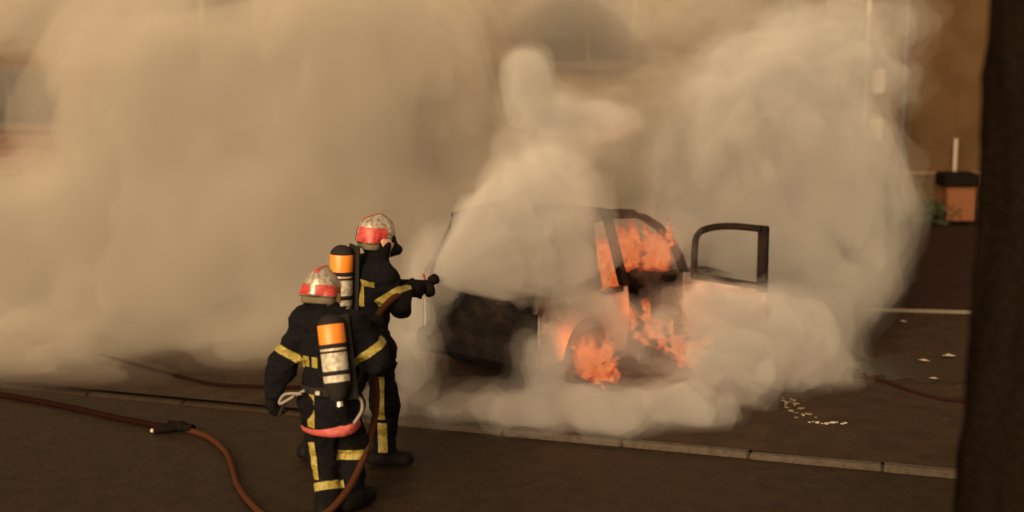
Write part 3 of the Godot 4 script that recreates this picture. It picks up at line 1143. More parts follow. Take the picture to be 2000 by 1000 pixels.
func boot(root: Node3D, ankle: Vector3, knee: Vector3, way: Vector3) -> void:
	var d := Vector3(way.x, 0, way.z).normalized()
	var floor_ := ankle - Vector3(0, ankle.y - 0.055, 0)
	var heel := floor_ - d * 0.07
	var toe := floor_ + d * 0.17
	put("boot", net_mesh(flesh([[ankle.lerp(knee, 0.45), ankle, 0.072, 0.062], [ankle, heel, 0.06, 0.05], [heel, toe, 0.05, 0.047], [ankle - Vector3(0, 0.03, 0), toe, 0.055, 0.042]], 0.011, 45.0, 0.004, [Plane(Vector3.DOWN, -0.024)])), M.boot, root)
	put("sole", net_mesh(flesh([[heel, toe, 0.056, 0.053]], 0.011, 60.0, 0.0, [Plane(Vector3.UP, 0.028), Plane(Vector3.DOWN, -0.004)])), M.tyre, root)


func helmet(root: Node3D, at: Vector3, facing: Vector3, red_to: float) -> void:
	var f := facing.normalized()
	var side := f.cross(Vector3.UP).normalized()
	var up := side.cross(f)
	var cut := Plane(-up, (-up).dot(at - up * 0.0653))
	var shell := flesh([
		[at - f * 0.0261 + up * 0.0087, at + f * 0.0305 + up * 0.0043, 0.1157, 0.1087],
		[at - f * 0.1044 - up * 0.0522, at - f * 0.087 - up * 0.0174, 0.0435, 0.0435],
		[at - f * 0.0609 - up * 0.0609 - side * 0.0783, at - f * 0.0609 - up * 0.0609 + side * 0.0783, 0.0478, 0.0478],
		[at - f * 0.087 + up * 0.0783, at + f * 0.0174 + up * 0.1175, 0.0174, 0.0174], [at + f * 0.0174 + up * 0.1175, at + f * 0.0957 + up * 0.0696, 0.0174, 0.0157],
	], 0.0085, 55.0, 0.0, [cut])
	var h := Node3D.new()
	h.name = "helmet"
	root.add_child(h, true)
	put("shell", net_mesh(shell), M.helmet, h)
	# red bands left and right, with the bright shell between them
	for s in [-1.0, 1.0]:
		put("red_band", patch(shell, between(up, at, -0.058, red_to) + [Plane(-side * s, (-side * s).dot(at + side * s * 0.0191)), Plane(f, f.dot(at + f * 0.0435))], 0.004), M.red_band, h)
	put("rim", patch(shell, between(up, at, -0.076, -0.063), 0.006), M.helmet_trim, h)
	put("crest", patch(shell, between(side, at, -0.014, 0.014) + [Plane(-up, (-up).dot(at + up * 0.087))], 0.003), M.red_band, h)
	put("visor", net_mesh(flesh([[at + f * 0.0783 - up * 0.0261 - side * 0.0435, at + f * 0.0783 - up * 0.0261 + side * 0.0435, 0.0522, 0.0522]], 0.0087, 50.0, 0, [Plane(-f, (-f).dot(at + f * 0.087))])), M.boot, h)
	put("neck_curtain", net_mesh(flesh([[at - f * 0.0522 - up * 0.0696 - side * 0.0522, at - f * 0.0522 - up * 0.0696 + side * 0.0522, 0.0522, 0.0522], [at - f * 0.05 - up * 0.1 - side * 0.055, at - f * 0.05 - up * 0.1 + side * 0.055, 0.052, 0.052]], 0.0096, 40.0, 0.0052, [Plane(-up, (-up).dot(at - up * 0.115))])), M.curtain, h)


func cylinder(at: Vector3, axis: Vector3, out: Vector3, label: String) -> void:
	# a bottle of air on its back plate: axis points up the back, out away from the wearer
	var t := base("air_cylinder", at)
	tag(t, label, "air cylinder")
	var a := axis.normalized()
	var r := 0.086
	put("bottle", lathe_mesh([Vector2(-0.25, 0.03), Vector2(-0.235, 0.06), Vector2(-0.2, r - 0.006), Vector2(-0.16, r), Vector2(0.07, r)], 28, Vector3.ZERO, a), M.tank_white, t)
	put("orange_sleeve", lathe_mesh([Vector2(0.072, r + 0.002), Vector2(0.195, r + 0.002), Vector2(0.205, r - 0.004)], 28, Vector3.ZERO, a), M.tank_orange, t)
	put("cap", lathe_mesh([Vector2(0.2, r + 0.001), Vector2(0.225, r - 0.008), Vector2(0.25, r - 0.03), Vector2(0.262, 0.03), Vector2(0.265, 0.0)], 28, Vector3.ZERO, a), M.strap, t)
	for y in [0.06, -0.115]:
		put("strap", lathe_mesh([Vector2(y - 0.014, r), Vector2(y - 0.014, r + 0.006), Vector2(y + 0.014, r + 0.006), Vector2(y + 0.014, r)], 28, Vector3.ZERO, a), M.strap, t)
	put("stripe", lathe_mesh([Vector2(0.015, r), Vector2(0.015, r + 0.002), Vector2(0.03, r + 0.002), Vector2(0.03, r)], 28, Vector3.ZERO, a), M.hose, t)
	put("valve_guard", lathe_mesh([Vector2(-0.175, r + 0.003), Vector2(-0.22, r - 0.01), Vector2(-0.27, r - 0.03), Vector2(-0.3, 0.035), Vector2(-0.305, 0.0)], 20, out * 0.012, a), M.strap, t)
	put("valve", tube_mesh([-a * 0.29, -a * 0.335], 0.022, 10), M.metal, t)
	var b := Basis(a.cross(out).normalized(), a, out)
	put("back_plate", box_mesh(Vector3(0.2, 0.56, 0.022), 0.01, -out * (r + 0.012) - a * 0.02, b.orthonormalized()), M.strap, t)


func dress(root: Node3D, j: Dictionary, hem: float, facing: Vector3) -> Dictionary:
	var out := {}
	var f := Vector3(facing.x, 0, facing.z).normalized()
	# the body inside the clothes, one continuous surface
	var head: Vector3 = j.head
	var body := [[j.pelvis, j.chest, 0.13, 0.14, f, 1.3], [j.chest, j.neck, 0.09, 0.055], [j.neck, head, 0.055, 0.06], [head - f * 0.02 + Vector3(0, 0.03, 0), head + f * 0.02, 0.088, 0.082], [head + f * 0.05 - Vector3(0, 0.08, 0), head + f * 0.055 - Vector3(0, 0.03, 0), 0.045, 0.055], [head + f * 0.1 - Vector3(0, 0.035, 0), head + f * 0.085 + Vector3(0, 0.015, 0), 0.014, 0.01],
		[j.left_shoulder, j.right_shoulder, 0.06, 0.06]]
	for s in ["left", "right"]:
		body.append([j[s + "_shoulder"], j[s + "_elbow"], 0.05, 0.042])
		body.append([j[s + "_elbow"], j[s + "_wrist"], 0.042, 0.032])
		body.append([j.pelvis, j[s + "_hip"], 0.1, 0.09])
		body.append([j[s + "_hip"], j[s + "_knee"], 0.08, 0.058])
		body.append([j[s + "_knee"], j[s + "_ankle"], 0.055, 0.038])
		var ear: Vector3 = head + f.cross(Vector3.UP) * (0.08 if s == "right" else -0.08)
		body.append([ear, ear - Vector3(0, 0.03, 0), 0.016, 0.012])
	put("body", net_mesh(flesh(body, 0.02, 35.0)), M.skin, root)
	put("hood", net_mesh(flesh([[j.neck - Vector3(0, 0.03, 0), head - Vector3(0, 0.03, 0), 0.075, 0.085], [head - f * 0.02 + Vector3(0, 0.02, 0), head + f * 0.02 - Vector3(0, 0.03, 0), 0.1, 0.095]], 0.013, 35.0, 0.004, [Plane(f, f.dot(head + f * 0.075))])), M.glove, root)
	put("breathing_mask", net_mesh(flesh([[head + f * 0.07 - Vector3(0, 0.06, 0), head + f * 0.07 + Vector3(0, 0.01, 0), 0.066, 0.07], [head + f * 0.12 - Vector3(0, 0.07, 0), head + f * 0.16 - Vector3(0, 0.08, 0), 0.04, 0.035]], 0.013, 40.0)), M.boot, root)
	var coat := [
		[j.pelvis, j.chest, 0.16, 0.172, f, 1.4], [j.chest, (j.chest as Vector3).lerp(j.neck, 0.6), 0.165, 0.1, f, 1.3], [j.neck - Vector3(0, 0.05, 0), j.neck + Vector3(0, 0.01, 0), 0.08, 0.074],
		[j.pelvis, Vector3(j.pelvis.x, hem - 0.05, j.pelvis.z), 0.168, 0.176, f, 1.28], [j.left_shoulder, j.right_shoulder, 0.088, 0.088]]
	for s in ["left", "right"]:
		coat.append([j[s + "_shoulder"], j[s + "_elbow"], 0.081, 0.069])
		coat.append([j[s + "_elbow"], (j[s + "_elbow"] as Vector3).lerp(j[s + "_wrist"], 0.92), 0.069, 0.057])
	out.coat = flesh(coat, 0.0125, 34.0, 0.026, [Plane(Vector3.DOWN, -hem)], 3.6)
	put("jacket", net_mesh(out.coat), M.suit, root)
	var legs := [[j.left_hip, j.right_hip, 0.115, 0.115]]
	for s in ["left", "right"]:
		legs.append([j[s + "_hip"], j[s + "_knee"], 0.104, 0.083])
		legs.append([j[s + "_knee"], j[s + "_ankle"], 0.083, 0.078])
	out.legs = flesh(legs, 0.0125, 36.0, 0.026, [Plane(Vector3.DOWN, -0.1)], 3.6)
	put("trousers", net_mesh(out.legs), M.suit_trousers, root)
	return out


func band(net: Array, a: Vector3, b: Vector3, t: float, half: float, reach: float) -> ArrayMesh:
	return patch(net, around(a.lerp(b, t), Vector3(reach, half, reach), frame_along(b - a)), 0.005)


func make_firefighters() -> void:
	# the one at the nozzle, braced, turned to the right and away
	var a := base("person", Vector3(-0.97, 0, -9.77))
	tag(a, "firefighter aiming the nozzle, in dark turnout gear with yellow T stripes", "person", "")
	var fa := Vector3(0.9, -0.1, -0.43)
	var j := {
		"pelvis": Vector3(-0.1, 0.93, 0), "chest": Vector3(-0.075, 1.3, 0), "neck": Vector3(-0.04, 1.55, -0.01), "head": Vector3(-0.03, 1.71, -0.02),
		"right_shoulder": Vector3(0.02, 1.47, 0.17), "right_elbow": Vector3(0.14, 1.26, 0.22), "right_wrist": Vector3(0.185, 1.34, 0.02),
		"left_shoulder": Vector3(-0.15, 1.47, -0.17), "left_elbow": Vector3(0.02, 1.27, -0.32), "left_wrist": Vector3(0.235, 1.335, -0.19),
		"right_hip": Vector3(-0.02, 0.9, 0.1), "right_knee": Vector3(0.02, 0.5, 0.1), "right_ankle": Vector3(0.0, 0.1, 0.06),
		"left_hip": Vector3(-0.12, 0.9, -0.1), "left_knee": Vector3(-0.3, 0.5, -0.1), "left_ankle": Vector3(-0.55, 0.11, -0.12)}
	var worn := dress(a, j, 0.74, fa)
	put("yellow_stripe", patch(worn.coat, around(Vector3(-0.11, 1.425, 0.25), Vector3(0.085, 0.022, 0.24)), 0.005), M.yellow, a)
	put("yellow_stripe", patch(worn.coat, around(Vector3(-0.145, 1.325, 0.25), Vector3(0.033, 0.076, 0.24)), 0.005), M.yellow, a)
	put("yellow_sleeve_band", band(worn.coat, j.right_shoulder, j.right_elbow, 0.62, 0.027, 0.13), M.yellow, a)
	put("yellow_sleeve_band", band(worn.coat, j.left_shoulder, j.left_elbow, 0.66, 0.027, 0.1), M.yellow, a)
	put("yellow_stripe", patch(worn.coat, around(Vector3(-0.02, 0.78, 0.25), Vector3(0.025, 0.036, 0.25)), 0.005), M.yellow, a)
	put("yellow_trouser_stripe", patch(worn.legs, around(Vector3(0.0, 0.56, 0.25), Vector3(0.026, 0.17, 0.17)), 0.005), M.yellow, a)
	put("yellow_trouser_stripe", patch(worn.legs, around(Vector3(0.005, 0.25, 0.25), Vector3(0.034, 0.115, 0.19)), 0.005), M.yellow, a)
	put("yellow_trouser_band", band(worn.legs, j.left_knee, j.left_ankle, 0.7, 0.025, 0.14), M.yellow, a)
	put("pocket", patch(worn.coat, around(Vector3(-0.12, 0.86, 0.25), Vector3(0.06, 0.07, 0.22)), 0.012), M.suit, a)
	put("belt", patch(worn.coat, between(Vector3.UP, Vector3.ZERO, 0.98, 1.025) + [Plane(Vector3.RIGHT, 0.13)], 0.008), M.strap, a)
	helmet(a, Vector3(-0.035, 1.762, -0.02), fa, 0.05)
	boot(a, j.right_ankle, j.right_knee, Vector3(0.9, 0, 0.05))
	boot(a, j.left_ankle, j.left_knee, Vector3(0.8, 0, -0.3))
	glove(a, j.right_wrist, j.right_elbow, Vector3(0.8, 0.0, -0.5), Vector3(-0.3, -0.2, -0.9), Vector3(0.1, 1, 0))
	glove(a, j.left_wrist, j.left_elbow, Vector3(0.9, 0.0, 0.25), Vector3(0.2, -0.6, 0.7), Vector3(0.1, 1, 0))
	cylinder(a.position + Vector3(-0.285, 1.43, 0.11), Vector3(0.03, 1, 0), Vector3(-0.9, 0, 0.43), "orange-banded air cylinder on the nozzle holder's back")

	# the one behind, stooping, seen from the back
	var b := base("person", Vector3(-1.24, 0, -8.69))
	tag(b, "stooping firefighter seen from behind with a white air cylinder on the back", "person", "")
	var fb := Vector3(0.32, -0.25, -0.92)
	j = {
		"pelvis": Vector3(0.025, 0.8, 0.06), "chest": Vector3(0.03, 1.12, 0.0), "neck": Vector3(0.0, 1.36, -0.08), "head": Vector3(-0.03, 1.475, -0.13),
		"right_shoulder": Vector3(0.18, 1.29, 0.0), "right_elbow": Vector3(0.33, 1.06, 0.0), "right_wrist": Vector3(0.31, 1.17, -0.24),
		"left_shoulder": Vector3(-0.14, 1.3, -0.09), "left_elbow": Vector3(-0.31, 1.0, -0.03), "left_wrist": Vector3(-0.365, 0.83, -0.02),
		"left_hip": Vector3(-0.055, 0.78, 0.05), "left_knee": Vector3(-0.055, 0.44, -0.06), "left_ankle": Vector3(0.0, 0.1, 0.08),
		"right_hip": Vector3(0.115, 0.78, 0.03), "right_knee": Vector3(0.145, 0.44, -0.12), "right_ankle": Vector3(0.15, 0.1, -0.05)}
	worn = dress(b, j, 0.6, fb)
	put("yellow_sleeve_band", band(worn.coat, j.left_shoulder, j.left_elbow, 0.68, 0.027, 0.14), M.yellow, b)
	put("yellow_sleeve_band", band(worn.coat, j.right_shoulder, j.right_elbow, 0.72, 0.027, 0.125), M.yellow, b)
	put("yellow_stripe", patch(worn.coat, around(Vector3(-0.12, 1.07, 0.25), Vector3(0.02, 0.036, 0.25)), 0.005), M.yellow, b)
	put("yellow_stripe", patch(worn.coat, around(Vector3(-0.06, 1.07, 0.25), Vector3(0.02, 0.036, 0.25)), 0.005), M.yellow, b)
	put("yellow_stripe", patch(worn.coat, around(Vector3(-0.085, 0.755, 0.25), Vector3(0.025, 0.115, 0.25)), 0.005), M.yellow, b)
	put("red_hem", patch(worn.coat, between(Vector3(-0.12, 1, 0.05), Vector3(0, 0.625, 0), -0.03, 0.028), 0.016), M.hem_red, b)
	put("yellow_trouser_stripe", patch(worn.legs, around(Vector3(-0.09, 0.38, 0.25), Vector3(0.02, 0.13, 0.27), Basis(Vector3.BACK, 0.12)), 0.005), M.yellow, b)
	put("yellow_trouser_band", band(worn.legs, j.left_knee, j.left_ankle, 0.72, 0.028, 0.12), M.yellow, b)
	put("yellow_trouser_band", band(worn.legs, j.right_knee, j.right_ankle, 0.18, 0.034, 0.11), M.yellow, b)
	put("belt", patch(worn.coat, between(Vector3.UP, Vector3.ZERO, 0.865, 0.91), 0.009), M.strap, b)
	put("pocket", patch(worn.coat, around(Vector3(0.09, 0.76, 0.25), Vector3(0.06, 0.07, 0.22)), 0.012), M.suit, b)
	put("buckle", box_mesh(Vector3(0.05, 0.055, 0.02), 0.006, Vector3(0.125, 0.885, 0.22)), M.metal, b)
	put("buckle", box_mesh(Vector3(0.035, 0.03, 0.02), 0.006, Vector3(-0.03, 0.89, 0.225)), M.metal, b)
	put("hanging_strap", tube_mesh(smooth_path([Vector3(0.16, 0.88, 0.2), Vector3(0.24, 0.84, 0.17), Vector3(0.25, 0.76, 0.17), Vector3(0.2, 0.68, 0.2)], 5), 0.011, 7), M.grey_strap, b)
	put("hanging_strap", tube_mesh(smooth_path([Vector3(-0.12, 0.9, 0.19), Vector3(-0.2, 0.85, 0.16), Vector3(-0.3, 0.79, 0.12), Vector3(-0.26, 0.86, 0.14), Vector3(-0.14, 0.88, 0.2)], 5), 0.01, 7), M.grey_strap, b)
	put("hanging_strap", tube_mesh(smooth_path([Vector3(-0.18, 0.86, 0.17), Vector3(-0.26, 0.8, 0.12), Vector3(-0.31, 0.7, 0.1)], 5), 0.011, 7), M.strap, b)
	helmet(b, Vector3(-0.032, 1.53, -0.12), fb, 0.01)
	boot(b, j.left_ankle, j.left_knee, Vector3(0.2, 0, -0.9))
	boot(b, j.right_ankle, j.right_knee, Vector3(0.5, 0, -0.8))
	glove(b, j.left_wrist, j.left_elbow, Vector3(-0.15, -0.95, -0.1), Vector3(0.9, 0, -0.2), Vector3(0.2, 0, -1))
	glove(b, j.right_wrist, j.right_elbow, Vector3(0.15, 0.5, -0.8), Vector3(-0.8, 0.2, 0.1), Vector3(0.2, 0.8, 0.4))
	cylinder(b.position + Vector3(0.085, 1.15, 0.245), Vector3(-0.12, 0.97, -0.2), Vector3(-0.2, 0.2, 0.95), "white air cylinder with orange top on the stooping firefighter's back")


# ---------------------------------------------------------------- hoses and water

func make_hoses() -> void:
	var path := [Vector3(-0.72, 1.335, -9.86), Vector3(-0.76, 1.345, -9.7), Vector3(-0.82, 1.351, -9.5), Vector3(-0.887, 1.317, -9.4), Vector3(-0.962, 1.225, -9.33), Vector3(-0.985, 1.09, -9.28), Vector3(-0.965, 0.877, -9.15), Vector3(-0.943, 0.68, -9.0), Vector3(-0.972, 0.486, -8.85), Vector3(-1.029, 0.32, -8.68), Vector3(-1.115, 0.19, -8.48), Vector3(-1.25, 0.09, -8.35), Vector3(-1.45, 0.03, -8.38), Vector3(-1.65, 0.024, -8.55), Vector3(-1.82, 0.024, -8.85), Vector3(-1.97, 0.024, -9.2), Vector3(-2.12, 0.024, -9.7), Vector3(-2.25, 0.024, -10.05), Vector3(-2.47, 0.024, -10.42), Vector3(-2.702, 0.024, -10.628)]
	var hose := base("fire_hose", Vector3.ZERO)
	tag(hose, "orange-brown fire hose looping from the nozzle down to the road", "hose")
	put("tube", tube_mesh(smooth_path(path, 8), 0.024, 12), M.hose, hose)
	var tail := base("fire_hose", Vector3.ZERO)
	tag(tail, "dark red fire hose lying along the kerb beyond the coupling", "hose")
	put("tube", tube_mesh(smooth_path([Vector3(-2.76, 0.024, -10.65), Vector3(-2.987, 0.024, -10.749), Vector3(-3.4, 0.024, -10.99), Vector3(-3.792, 0.024, -11.25), Vector3(-4.2, 0.024, -11.5), Vector3(-4.647, 0.024, -11.73), Vector3(-5.4, 0.024, -12.08), Vector3(-7.5, 0.024, -12.8)], 8), 0.026, 12), M.hose_dark, tail)
	var c := base("hose_coupling", Vector3(-2.73, 0.04, -10.64))
	tag(c, "dark metal coupling joining the two hoses on the road", "coupling")
	var d := Vector3(-0.86, 0, -0.5).normalized()
	put("sleeve", lathe_mesh([Vector2(-0.13, 0.02), Vector2(-0.13, 0.036), Vector2(-0.03, 0.036), Vector2(-0.03, 0.046), Vector2(0.03, 0.046), Vector2(0.03, 0.036), Vector2(0.13, 0.036), Vector2(0.13, 0.02)], 16, Vector3.ZERO, d), M.black, c)
	put("side_outlet", tube_mesh([Vector3.ZERO, Vector3(-0.12, -0.004, 0.06), Vector3(-0.2, -0.008, 0.085)], [0.03, 0.034, 0.03], 10), M.black, c)
	put("lug", box_mesh(Vector3(0.03, 0.03, 0.03), 0.006, Vector3(-0.215, -0.008, 0.09)), M.metal, c)
	var old := base("fire_hose", Vector3.ZERO)
	tag(old, "dark hose half hidden in smoke on the parking surface", "hose")
	put("tube", tube_mesh(smooth_path([Vector3(-4.2, RISE + 0.022, -13.2), Vector3(-3.25, RISE + 0.024, -12.35), Vector3(-2.95, RISE + 0.024, -12.1), Vector3(-2.73, RISE + 0.024, -11.95), Vector3(-2.4, RISE + 0.024, -11.88), Vector3(-1.9, RISE + 0.024, -11.85), Vector3(-1.2, RISE + 0.024, -12.0)], 6), 0.017, 10), M.hose_dark, old)
	var cord := base("cable", Vector3.ZERO)
	tag(cord, "thin dark red cable lying across the parking surface by the puddle", "cable")
	put("tube", tube_mesh(smooth_path([Vector3(3.0, RISE + 0.014, -12.5), Vector3(3.2, RISE + 0.014, -12.35), Vector3(3.45, RISE + 0.014, -12.15), Vector3(3.62, RISE + 0.014, -11.75), Vector3(3.85, RISE + 0.014, -11.45), Vector3(4.2, RISE + 0.014, -11.35), Vector3(5.0, RISE + 0.014, -11.2)], 6), 0.014, 8), M.cable, cord)
	var n := base("nozzle", Vector3(-0.72, 1.335, -9.86))
	tag(n, "black fire nozzle in the gloved hands of the braced firefighter", "nozzle")
	var way := Vector3(0.66, 0.24, -0.72).normalized()
	put("barrel", lathe_mesh([Vector2(-0.02, 0.0), Vector2(-0.02, 0.03), Vector2(0.06, 0.03), Vector2(0.07, 0.024), Vector2(0.15, 0.024), Vector2(0.16, 0.038), Vector2(0.21, 0.042), Vector2(0.21, 0.03), Vector2(0.19, 0.0)], 16, Vector3.ZERO, way), M.black, n)
	put("handle", tube_mesh([way * 0.04, way * 0.04 + Vector3(0, -0.09, 0.02)], 0.016, 8), M.black, n)
	put("lever", tube_mesh([way * 0.1 + Vector3(0, 0.02, 0), way * 0.08 + Vector3(0, 0.08, 0)], 0.008, 6), M.red_band, n)


func make_spray() -> void:
	var n := base("water_spray", Vector3(-0.72, 1.335, -9.86) + Vector3(0.66, 0.24, -0.72).normalized() * 0.2)
	kind(tag(n, "broad pale cone of water mist fanning out from the nozzle", "water spray"), "stuff")
	var way := Vector3(0.66, 0.24, -0.72).normalized()
	var side := way.cross(Vector3.UP).normalized()
	var up := side.cross(way)
	var noise := FastNoiseLite.new()
	noise.seed = 77
	noise.frequency = 2.0
	noise.fractal_octaves = 4
	for layer in [[1.0, 1.25, 0.4], [1.0, 1.0, 0.7], [0.96, 0.78, 1.0], [0.92, 0.56, 1.4]]:
		var st := begin()
		var rings := []
		for k in 41:
			var t := k / 40.0
			var along: float = 1.3 * t * layer[1]
			var r: float = (0.025 + 0.74 * pow(t * layer[1], 0.85)) * layer[0]
			if t > 0.8:
				r *= sqrt(maxf(0.0, 1.0 - pow((t - 0.8) / 0.2, 2.0)))
			var ring_ := []
			for j in 48:
				var a := TAU * j / 48
				var d := side * cos(a) + up * sin(a)
				var g := 1.0 + 0.5 * t * noise.get_noise_3dv(way * along + d * 0.7)
				ring_.append(way * along + d * r * g)
			rings.append(ring_)
		for k in 40:
			for j in 48:
				var j2 := (j + 1) % 48
				quad(st, rings[k][j2], rings[k][j], rings[k + 1][j], rings[k + 1][j2])
		face(st, rings[0], -way)
		put("mist", done(st), fog(lin(0.97, 0.96, 0.94), layer[2]), n)


# ---------------------------------------------------------------- smoke

func fog(c: Color, density: float) -> FogMaterial:
	var m := FogMaterial.new()
	m.albedo = c
	m.density = density
	return m


var masses := []


# a mass of smoke as nested bodies, thin outside and dense within: balls are [centre, radii, weight]
func smoke_mass(root: Node3D, balls: Array, lo: Vector3, hi: Vector3, cell: float, levels: Array, seed_: int, freq: float, churn: float, fray: float, colour: Color) -> void:
	masses.append({"root": root, "balls": balls, "lo": lo, "n": Vector3i(((hi - lo) / cell).ceil()) + Vector3i(2, 2, 2), "cell": cell, "levels": levels, "seed": seed_, "freq": freq, "churn": churn, "fray": fray, "colour": colour, "net": []})


func smoke_field(m: Dictionary) -> void:
	var n: Vector3i = m.n
	var lo: Vector3 = m.lo
	var cell: float = m.cell
	var churn: float = m.churn
	var fray: float = m.fray
	var f := PackedFloat32Array()
	f.resize(n.x * n.y * n.z)
	for b in m.balls:
		var c: Vector3 = b[0]
		var r: Vector3 = b[1]
		var w: float = b[2]
		var i0 := Vector3i(((c - r - lo) / cell).ceil()).clamp(Vector3i.ONE, n - Vector3i(2, 2, 2))
		var i1 := Vector3i(((c + r - lo) / cell).floor()).clamp(Vector3i.ONE, n - Vector3i(2, 2, 2))
		for k in range(i0.z, i1.z + 1):
			for j in range(i0.y, i1.y + 1):
				var q := (k * n.y + j) * n.x
				for i in range(i0.x, i1.x + 1):
					var d := ((lo + Vector3(i, j, k) * cell - c) / r).length_squared()
					if d < 1.0:
						f[q + i] += w * (1.0 - d) * (1.0 - d)
	var noise := FastNoiseLite.new()
	noise.seed = m.seed
	noise.frequency = m.freq
	noise.fractal_octaves = 4
	noise.fractal_gain = 0.5
	var wisp := FastNoiseLite.new()
	wisp.seed = m.seed + 1
	wisp.frequency = m.freq * 3.5
	wisp.fractal_octaves = 3
	for k in n.z:
		for j in n.y:
			var q := (k * n.y + j) * n.x
			for i in n.x:
				var v := f[q + i]
				if v > 0.0:
					var p := lo + Vector3(i, j, k) * cell
					var b := noise.get_noise_3d(p.x, p.y * 0.9, p.z)
					f[q + i] = v * maxf(0.05, 1.0 + churn * (absf(b) * 2.0 - 0.45) + fray * wisp.get_noise_3d(p.x + 0.3 * p.y, p.y * 0.7, p.z))
				if i == 0 or j == 0 or k == 0 or i >= n.x - 2 or j >= n.y - 2 or k >= n.z - 2:
					f[q + i] = -1.0
	m.f = f


func smoke_net(m: Dictionary, at: int) -> void:
	# each layer gets ripples of its own, so that the layers do not run side by side
	var n: Vector3i = m.n
	var lo: Vector3 = m.lo
	var cell: float = m.cell
	var level: float = m.levels[at][0]
	var tear: float = (0.2 + 0.4 * level) * (0.55 if m.fray < 0.5 else 1.0)
	var f: PackedFloat32Array = m.f.duplicate()
	var ripple := FastNoiseLite.new()
	ripple.seed = m.seed + 10 + at
	ripple.frequency = m.freq * 2.4
	ripple.fractal_octaves = 4
	for k in range(1, n.z - 2):
		for j in range(1, n.y - 2):
			var q := (k * n.y + j) * n.x
			for i in range(1, n.x - 2):
				var v := f[q + i]
				if v > 0.0 and v < level + 0.5:
					var p := lo + Vector3(i, j, k) * cell
					f[q + i] = v * (1.0 + 0.5 * ripple.get_noise_3d(p.x, p.y, p.z)) + tear * (ripple.get_noise_3d(p.x + 7.0, p.y * 0.8, p.z) - 0.12)
	m.net[at] = nets(f, n.x, n.y, n.z, lo, cell, level)


func fill_smoke() -> void:
	for m in masses:
		m.net.resize(m.levels.size())
		smoke_field(m)
		for k in m.levels.size():
			smoke_net(m, k)
			if m.net[k][2].size():
				put("smoke_layer", net_mesh(m.net[k], false), fog(m.colour, m.levels[k][1]), m.root)


